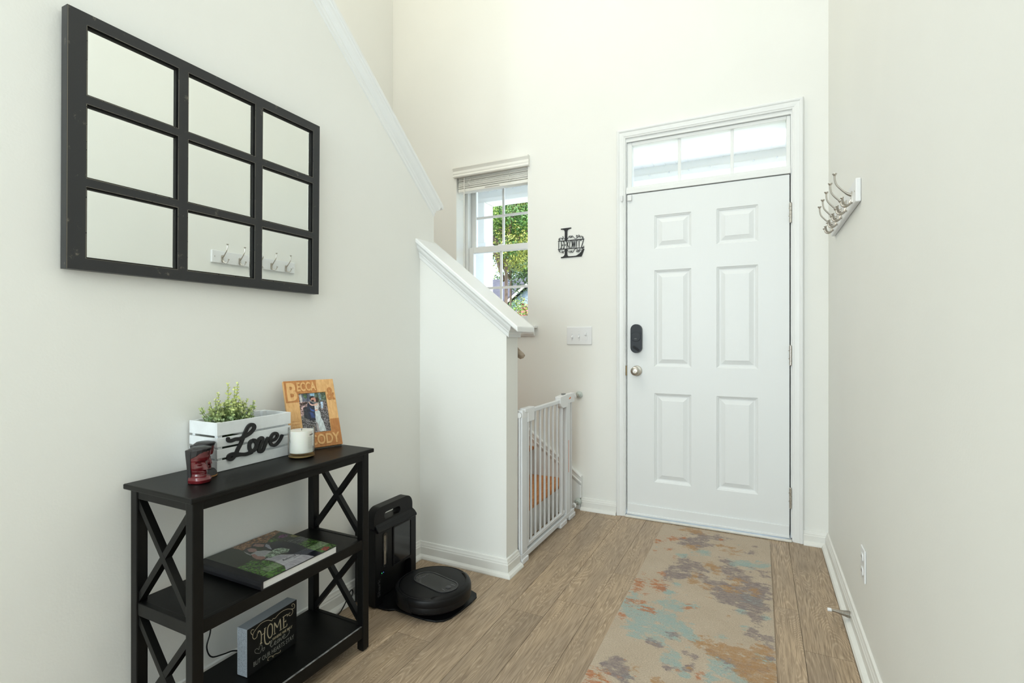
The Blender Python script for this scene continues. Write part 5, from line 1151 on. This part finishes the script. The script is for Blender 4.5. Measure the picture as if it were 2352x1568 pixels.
for p_ in ([(0.236,0.665),(0.151,0.595),(0.141,0.528),(0.183,0.524),(0.215,0.571),(0.226,0.52),(0.263,0.505),(0.279,0.572),(0.257,0.627),(0.236,0.665)], [(0.295,0.668),(0.284,0.6),(0.311,0.608),(0.328,0.606),(0.322,0.644),(0.295,0.668)]): cs(bm, p_, 0.0013)
text(bm, 'BUT OUR HEARTS STAY', 0.115 * SW, 0.935 * SW, (1 - 0.865) * SH, (1 - 0.765) * SH, fsw, 0.0001, 0.0004, 0.0)
obj('grey_lettering', bm, M_chalk2, sg, local=True)

# ------------------------------------------------------------------ robot vacuum and its dock
dk = thing('vacuum_dock', 'tall black charging dock with carry handle standing against the wall', 'vacuum dock', (-1.49, 1.75, 0))
DXF, DXB, DY0, DY1 = -1.428, -1.546, 1.618, 1.892
body = [(DY0, 0.004), (DY1, 0.004), (DY1 - 0.002, 0.318), (DY0 + 0.004, 0.318)]
arch = rrect(DY0 + 0.046, DY1 - 0.035, 0.006, 0.132, (0.002, 0.002, 0.02, 0.02))
bm = plate2d([[(DY0, 0.008), (DY1, 0.008), (DY1, 0.325), (DY0, 0.325)], arch], fYZ, DXF - 0.035, DXF)
bd_ = obj('dock_body', bm, M_blackpl, dk, bevel=0.006, seg=3)
obj('rear_shell', box(B(), DXB, DXF - 0.034, DY0 + 0.002, DY1 - 0.002, 0.008, 0.326), M_blackpl, dk, bevel=0.008, seg=3)
outer = rrect(DY0 + 0.006, DY1 - 0.010, 0.30, 0.412, (0.004, 0.004, 0.045, 0.045), 10)
slot = [(y, z) for y, z in rrect(1.688, 1.795, 0.352, 0.382, 0.0145, 8)]
bm = plate2d([outer, slot], fYZ, DXF - 0.052, DXF - 0.012)
hd = obj('carry_handle', bm, M_blackpl, dk, bevel=0.006, seg=3)
bm = B(); rings = []
for z, x, e in ((0.345, DXF - 0.014, 0), (0.335, DXF - 0.002, 0.003), (0.322, DXF + 0.008, 0.004), (0.314, DXF + 0.009, 0.004), (0.311, DXF + 0.004, 0.003)):
    rings.append([bm.verts.new(p) for p in ((x, DY0 + 0.014 - e, z), (x, DY1 - 0.006 + e, z), (DXF - 0.05, DY1 - 0.006 + e, z), (DXF - 0.05, DY0 + 0.014 - e, z))])
for k in range(4):
    for q in range(4): bm.faces.new((rings[k][q], rings[k][(q + 1) % 4], rings[k + 1][(q + 1) % 4], rings[k + 1][q]))
bm.faces.new(rings[0]); bm.faces.new(rings[-1])
obj('handle_shoulder', bm, M_blackpl, hd, bevel=0.003)
bm = plate2d([rrect(1.728, 1.856, 0.136, 0.310, 0.006), rrect(1.734, 1.850, 0.142, 0.304, 0.005)], fYZ, DXF - 0.001, DXF + 0.004)
pd = obj('bin_door', bm, M_blackpl, dk, bevel=0.001)
obj('door_panel', box(B(), DXF - 0.001, DXF + 0.0012, 1.733, 1.851, 0.141, 0.305), M_blackgl, pd)
sw_ = obj('dust_window', prism(B(), rrect(1.664, 1.690, 0.158, 0.302, 0.0125, 8), fYZ, DXF - 0.001, DXF + 0.0022), M_blackgl, dk)
obj('grey_dust', prism(B(), rrect(1.669, 1.6815, 0.168, 0.291, 0.006, 6), fYZ, DXF + 0.002, DXF + 0.0030), mat('grey_brown_dust', srgb(120, 110, 98), 0.9, var=0.3, vscale=60), sw_)
obj('status_light', lathe(B(), [(0.0024, 0), (0.0018, 0.0012)], 12, Matrix.Translation((DXF, 1.6575, 0.1375)) @ Matrix.Rotation(R(90), 4, 'Y')), mat('green_led', (0.02, 0.5, 0.15), 0.4, emit=(0.03, 0.75, 0.22), es=0.8), dk)
obj('status_light', lathe(B(), [(0.0022, 0), (0.0016, 0.0012)], 12, Matrix.Translation((DXF, 1.6680, 0.1375)) @ Matrix.Rotation(R(90), 4, 'Y')), mat('blue_led', (0.05, 0.15, 0.5), 0.4, emit=(0.08, 0.18, 0.65), es=0.7), dk)
obj('status_panel', box(B(), DXF - 0.001, DXF + 0.0006, 1.650, 1.676, 0.128, 0.147), M_blackgl, dk)
bm = B(); text(bm, 'Shark', 0.045, 0.120, -0.0085, 0.0085, lambda u, v, d: (d, 1.640 - v, u), DXF + 0.0002, DXF + 0.0009, 0.02)
obj('wordmark', bm, mat('dark_grey_print', (0.035, 0.035, 0.037), 0.3), dk)
pad = [(-1.545, 1.632), (-1.40, 1.630), (-1.372, 1.634), (-1.35, 1.650), (-1.24, 1.642), (-1.19, 1.642), (-1.150, 1.650), (-1.122, 1.670), (-1.108, 1.70), (-1.100, 1.76), (-1.095, 1.84), (-1.098, 1.885), (-1.115, 1.912), (-1.145, 1.925), (-1.36, 1.925), (-1.40, 1.90), (-1.545, 1.90)]
obj('base_ramp', prism(B(), pad, fXY, 0.0008, 0.009), M_blackpl, dk, bevel=0.003)
RCx, RCy, RR = -1.240, 1.768, 0.158
rv = thing('robot_vacuum', 'round black robot vacuum parked on the ramp of its dock', 'robot vacuum', (RCx, RCy, 0.012))
MR = Matrix.Translation((RCx, RCy, 0))
auto(obj('chassis', lathe(B(), [(0.10, 0.0185), (0.130, 0.020), (0.150, 0.034), (0.1525, 0.046), (0.152, 0.078), (0.150, 0.082), (0.02, 0.083)], 72, MR), M_blackpl, rv), 30)
auto(obj('bumper', lathe(B(), [(0.1530, 0.040), (0.158, 0.043), (0.1585, 0.060), (0.1580, 0.0615), (0.1585, 0.063), (0.1580, 0.083), (0.155, 0.090), (0.150, 0.094), (0.146, 0.0935), (0.1465, 0.085)], 80, MR, cap=False), M_blackpl, rv), 30)
auto(obj('top_cover', lathe(B(), [(0.1450, 0.080), (0.1445, 0.0925), (0.141, 0.0950), (0.128, 0.0960), (0.001, 0.0965)], 72, MR), M_blackpl, rv), 30)
ang = R(-22)     # long axis of the glossy inlay
ua = Vector((math.cos(R(-13)), math.sin(R(-13)), 0)); ub = Vector((-ua.y, ua.x, 0)); RC = Vector((RCx, RCy, 0))
fr3 = lambda u, v, d: tuple(RC + ua * u + ub * v + Vector((0, 0, d)))
inl = rrect(-0.095, 0.118, -0.048, 0.048, (0.047, 0.047, 0.047, 0.047), 12)
obj('inlay_rim', plate2d([rrect(-0.101, 0.124, -0.054, 0.054, 0.053, 12), inl], fr3, 0.0963, 0.0992), mat('satin_black_rim', (0.03, 0.03, 0.032), 0.25), rv, bevel=0.001)
iv = obj('glossy_inlay', prism(B(), inl, fr3, 0.0963, 0.0974), M_blackgl, rv)
bm = B(); text(bm, 'Shark', -0.028, 0.028, -0.007, 0.007, lambda u, v, d: fr3(-0.066 - v, u, d), 0.0975, 0.0979, 0.0)
obj('wordmark', bm, mat('mid_grey_print', (0.07, 0.07, 0.075), 0.3), iv)
auto(obj('power_button', lathe(B(), [(0.012, 0.0975), (0.012, 0.0990), (0.0095, 0.1000), (0.001, 0.1000)], 24, Matrix.Translation(RC + ua * 0.088)), mat('grey_button', (0.05, 0.05, 0.052), 0.35), rv))
bm = B()
for v0 in (-0.028, 0.028): box_ = ribbon(bm, [(0.078, v0 * 0.9), (0.098, v0)], 0.0022, fr3, 0.0975, 0.0980, 1)
obj('button_marks', bm, mat('pale_print', (0.2, 0.2, 0.2), 0.4), rv)
bm = B(); n = 26; rings = []
for k in range(n + 1):
    a = R(2) + R(-62) + R(124) * k / n; e = abs(math.sin(PI * k / n)) ** 0.35
    rings.append([bm.verts.new((RCx + r_ * math.cos(a), RCy + r_ * math.sin(a), z)) for r_, z in ((0.1335, 0.094), (0.1345, 0.094 + 0.0085 * e), (0.139, 0.0955 + 0.010 * e), (0.148, 0.0935 + 0.0095 * e), (0.1545, 0.088 + 0.006 * e), (0.155, 0.085))])
for k in range(n):
    for q in range(5): bm.faces.new((rings[k][q], rings[k + 1][q], rings[k + 1][q + 1], rings[k][q + 1]))
bm.faces.new(rings[0]); bm.faces.new(rings[-1])
auto(obj('raised_lip', bm, M_blackpl, rv), 40)
bm = B(); rings = []
for k in range(13):
    a = R(-98 - 58 * k / 12)
    rings.append([bm.verts.new((RCx + r_ * math.cos(a + sk_), RCy + r_ * math.sin(a + sk_), z)) for r_, z, sk_ in ((0.152, 0.036, R(10)), (0.1598, 0.036, R(10)), (0.1602, 0.084, 0), (0.156, 0.091, 0), (0.150, 0.091, 0))])
for k in range(12):
    for q in range(5): bm.faces.new((rings[k][q], rings[k + 1][q], rings[k + 1][(q + 1) % 5], rings[k][(q + 1) % 5]))
bm.faces.new(rings[0]); bm.faces.new(rings[-1])
auto(obj('side_panel', bm, M_blackpl, rv), 40)

# cords
o = obj('black_cable', tube(B(), smooth_path([(-1.567, 0.99, 0.42), (-1.568, 1.005, 0.34), (-1.568, 1.012, 0.24), (-1.568, 1.010, 0.19), (-1.567, 0.998, 0.150), (-1.566, 1.012, 0.112), (-1.566, 1.05, 0.098), (-1.566, 1.09, 0.088), (-1.566, 1.12, 0.060), (-1.540, 1.13, 0.010)], 6), 0.0022, 8), M_blackpl); tag(o, 'thin black cord hanging down the wall behind the lower table shelf', 'cord')
o = obj('black_cable', tube(B(), smooth_path([(-1.535, 1.50, 0.0035), (-1.540, 1.535, 0.006), (-1.541, 1.565, 0.030), (-1.544, 1.585, 0.055), (-1.544, 1.604, 0.066), (-1.544, 1.610, 0.052), (-1.540, 1.600, 0.040), (-1.535, 1.596, 0.030), (-1.530, 1.604, 0.020), (-1.525, 1.6155, 0.018)], 6), 0.0024, 8), M_blackpl); tag(o, 'black cord looping on the floor between the table leg and the dock', 'cord')

# ------------------------------------------------------------------ outdoors
GZ = -0.45
def ext(o, label, cat, group=None): return tag(o, label, cat, group)
M_lawn = mat('lawn_grass', srgb(128, 138, 92), 0.9, var=0.3, vscale=3, bump=0.6, bscale=40)
M_conc = mat('porch_concrete', (0.66, 0.65, 0.62), 0.8, var=0.08, vscale=5)
M_vinyl = mat('white_porch_vinyl', (0.87, 0.87, 0.84), 0.5)
o = obj('front_lawn', box(B(), -60, 40, YF + 0.3, 70, GZ - 0.2, GZ - 0.002), M_lawn); o['kind'] = 'stuff'; tag(o, 'green front lawn outside the house', 'lawn'); o['kind'] = 'stuff'
po = thing('porch', 'covered front porch with white ceiling, beam and square column outside the window', 'porch', (-1.0, 4.2, 0))
obj('porch_floor', box(B(), -3.2, 2.0, YF + 0.222, 5.05, GZ, -0.02), M_conc, po)
dv = tag(obj('bounce_slab', box(B(), -2.6, 6.0, 5.06, 9.0, GZ - 0.001, GZ + 0.03), M_conc), 'unseen pale concrete slab added outside the porch to bounce light', 'bounce slab')  # unseen pale slab, added to bounce neutral light up to the porch ceiling
bm = box(B(), -3.2, 2.2, YF + 0.222, 4.9, 2.775, 2.80)
for i in range(54): box(bm, -3.2 + i * 0.1, -3.2 + i * 0.1 + 0.006, YF + 0.23, 4.9, 2.770, 2.775)
obj('porch_ceiling', bm, M_vinyl, po)
obj('porch_beam', box(B(), -3.2, 2.2, 4.90, 5.10, 2.655, 3.0), M_vinyl, po, bevel=0.01)
obj('beam_trim', box(B(), -3.2, 2.2, 4.885, 4.90, 2.655, 2.70), M_vinyl, po)
obj('porch_roof', box(B(), -3.4, 2.4, YF + 0.222, 5.4, 3.0, 3.08), mat('dark_roof', (0.08, 0.08, 0.085), 0.8), po)
cb = obj('porch_column', box(B(), -2.98, -2.735, 4.86, 5.07, -0.02, 2.655), M_vinyl, po, bevel=0.01)
obj('column_capital', box(box(B(), -3.00, -2.705, 4.84, 5.09, 2.16, 2.20), -2.99, -2.720, 4.85, 5.08, 2.13, 2.16), M_vinyl, cb, bevel=0.006)
bm = B()
for i in range(16): lathe(bm, [(0.006, 0), (0.008, 0.004), (0.003, 0.010)], 8, Matrix.Translation((-1.3 + i * 0.18, 4.884, 2.695)) @ Matrix.Rotation(R(90), 4, 'X'))
obj('beam_clips', bm, M_gate, po)
bm = box(B(), -3.1, -2.98, YF + 0.222, 4.9, -0.02, 2.77)
obj('porch_side_wall', bm, mat('pale_blue_siding', srgb(206, 214, 222), 0.6), po)

def tree(loc, h, rx, rz, n, ls, cols_, trunk_h, label, seed, name='leafy_tree', cat='tree', group=None, branches=7):
    t = thing(name, label, cat, loc, group=group); rs = random.Random(seed); L0 = Vector(loc)
    bm = B(); top = L0 + Vector((rs.uniform(-.2, .2), rs.uniform(-.2, .2), h * 0.8))
    tube(bm, smooth_path([L0, L0 + Vector((0.05, 0, trunk_h)), top], 4), [0.055 * h / 6 * (1 - 0.085 * i) for i in range(9)], 8)
    ends = []
    for b in range(branches):
        a = 2 * PI * b / branches + rs.uniform(-.3, .3); z0 = trunk_h * rs.uniform(0.7, 1.0) + (h - trunk_h) * 0.4 * rs.random()
        e = L0 + Vector((math.cos(a) * rx * 0.75, math.sin(a) * rx * 0.75, z0 + (h - z0) * rs.uniform(0.3, 0.75)))
        s0 = L0 + Vector((0, 0, z0)); tube(bm, smooth_path([s0, s0.lerp(e, .5) + Vector((0, 0, .1)), e], 3), [0.05 * h / 6, 0.045 * h / 6, 0.04 * h / 6, .03 * h / 6, .02 * h / 6, .014 * h / 6, .008 * h / 6], 6); ends.append(e)
    obj('trunk', bm, MATS.get('bark') or mat('bark', (0.10, 0.075, 0.055), 0.9), t)
    bm = B(); lay = bm.loops.layers.float_color.new('col'); zc = trunk_h + (h - trunk_h) * 0.5
    clumps = []
    for k in range(46):
        a = rs.uniform(0, 2 * PI); q = rs.random() ** 0.5; zz = rs.uniform(-1, 1); s_ = math.sqrt(max(0.05, 1 - zz * zz * 0.8))
        clumps.append((L0 + Vector((math.cos(a) * rx * q * s_, math.sin(a) * rx * q * s_, zc + zz * (h - trunk_h) * 0.5)), rs.uniform(0.25, 0.5) * rz, lin([c / 255 for c in rs.choice(cols_)])))
    for k in range(n):
        c, cr2, col = clumps[k % len(clumps)]
        d = Vector((rs.gauss(0, 1), rs.gauss(0, 1), rs.gauss(0, 1))).normalized() * cr2 * rs.random() ** 0.4
        p = c + d; nr = (d.normalized() + Vector((rs.uniform(-1, 1), rs.uniform(-1, 1), rs.uniform(-.5, 1.2)))).normalized()
        up = nr.orthogonal().normalized(); up.rotate(Matrix.Rotation(rs.uniform(0, 6.28), 3, nr)); sd = nr.cross(up); s_ = ls * rs.uniform(0.7, 1.3)
        v = [bm.verts.new(p + up * s_), bm.verts.new(p + sd * s_ * 0.42), bm.verts.new(p - up * s_), bm.verts.new(p - sd * s_ * 0.42)]
        f_ = bm.faces.new(v); kf = rs.uniform(0.60, 1.05)
        for l in f_.loops: l[lay] = (col[0] * kf, col[1] * kf, col[2] * kf, 1)
    obj('foliage', bm, M_leaf, t, normals=False)
    return t
YG = [(100, 142, 54), (86, 128, 48), (122, 152, 66), (70, 112, 46), (134, 142, 58), (80, 122, 54)]
DG = [(84, 112, 62), (70, 98, 56), (100, 126, 72), (60, 84, 50)]
tree((-3.90, 7.6, GZ), 4.35, 0.85, 0.75, 26000, 0.022, YG, 3.0, 'yellow green young tree just beyond the white porch column', 3)
tree((-4.95, 10.6, GZ), 2.35, 0.85, 0.7, 12000, 0.030, YG, 0.5, 'low bushy yellow green tree in front of the grey roof', 8, 'young_tree')
tree((-16.5, 37.0, GZ), 11.5, 3.4, 3.2, 16000, 0.13, DG, 1.6, 'large dark green tree standing behind the grey roofed house', 5)
tree((-9.2, 18.5, GZ), 7.6, 1.5, 1.9, 16000, 0.075, DG + [(128, 162, 70)], 4.2, 'tall mid green tree beside the grey roofed house', 15)
tree((-2.8, 17.0, GZ), 6.1, 2.1, 1.9, 9000, 0.09, YG + DG, 1.8, 'broad tree whose top shows under the porch beam', 21)
tree((-2.82, 6.1, GZ), 1.95, 0.33, 0.5, 5000, 0.022, [(168, 96, 92), (186, 112, 100), (150, 84, 84)], 0.5, 'small red leaved shrub low behind the window', 33, 'red_shrub', 'shrub')
hs = thing('neighbor_house', 'pale blue house with grey shingle roof seen across the lawn', 'house', (-12.5, 27, GZ))
M_sid = mat('light_blue_siding', srgb(118, 134, 152), 0.7); M_shg = mat('grey_shingles', srgb(60, 61, 67), 0.9, var=0.25, vscale=3, bump=0.4, bscale=12)
def house_walls():
    bm = box(B(), -18, -6, 25.5, 33, GZ, 2.9)
    prism(bm, [(-12.4, 2.9), (-7.2, 2.9), (-9.8, 4.9)], fXZ, 24.4, 26.0); box(bm, -12.2, -7.4, 24.6, 26, GZ, 2.9)
    return bm
obj('house_walls', house_walls(), M_sid, hs)
bm = B(); prism(bm, [(25.0, 2.75), (29.2, 4.95), (33.5, 2.75), (33.5, 2.9), (29.2, 5.12), (25.0, 2.9)], fYZ, -18.6, -5.6)
prism(bm, [(-12.8, 2.72), (-9.8, 5.0), (-6.8, 2.72), (-6.8, 2.9), (-9.8, 5.18), (-12.8, 2.9)], fXZ, 24.1, 28.5)
obj('roof', bm, M_shg, hs)
bm = prism(B(), [(-12.8, 2.62), (-9.8, 4.9), (-6.8, 2.62), (-6.8, 2.74), (-9.8, 5.02), (-12.8, 2.74)], fXZ, 24.02, 24.12); obj('rake_board', bm, M_vinyl, hs)
for x, z in ((-11.5, 1.0), (-10.2, 1.0), (-8.6, 1.0), (-14.5, 1.0), (-16.3, 1.0)):
    y = 24.6 if x > -12.2 else 25.5
    wf = obj('house_window', rectframe(B(), x - 0.5, x + 0.5, z - 0.8, z + 0.8, 0.09, y - 0.06, y - 0.01), M_vinyl, hs)
    obj('dark_pane', box(B(), x - 0.42, x + 0.42, y - 0.02, y - 0.005, z - 0.72, z + 0.72), mat('dark_house_glass', (0.03, 0.04, 0.06), 0.1) if 'dark_house_glass' not in MATS else MATS['dark_house_glass'], wf)
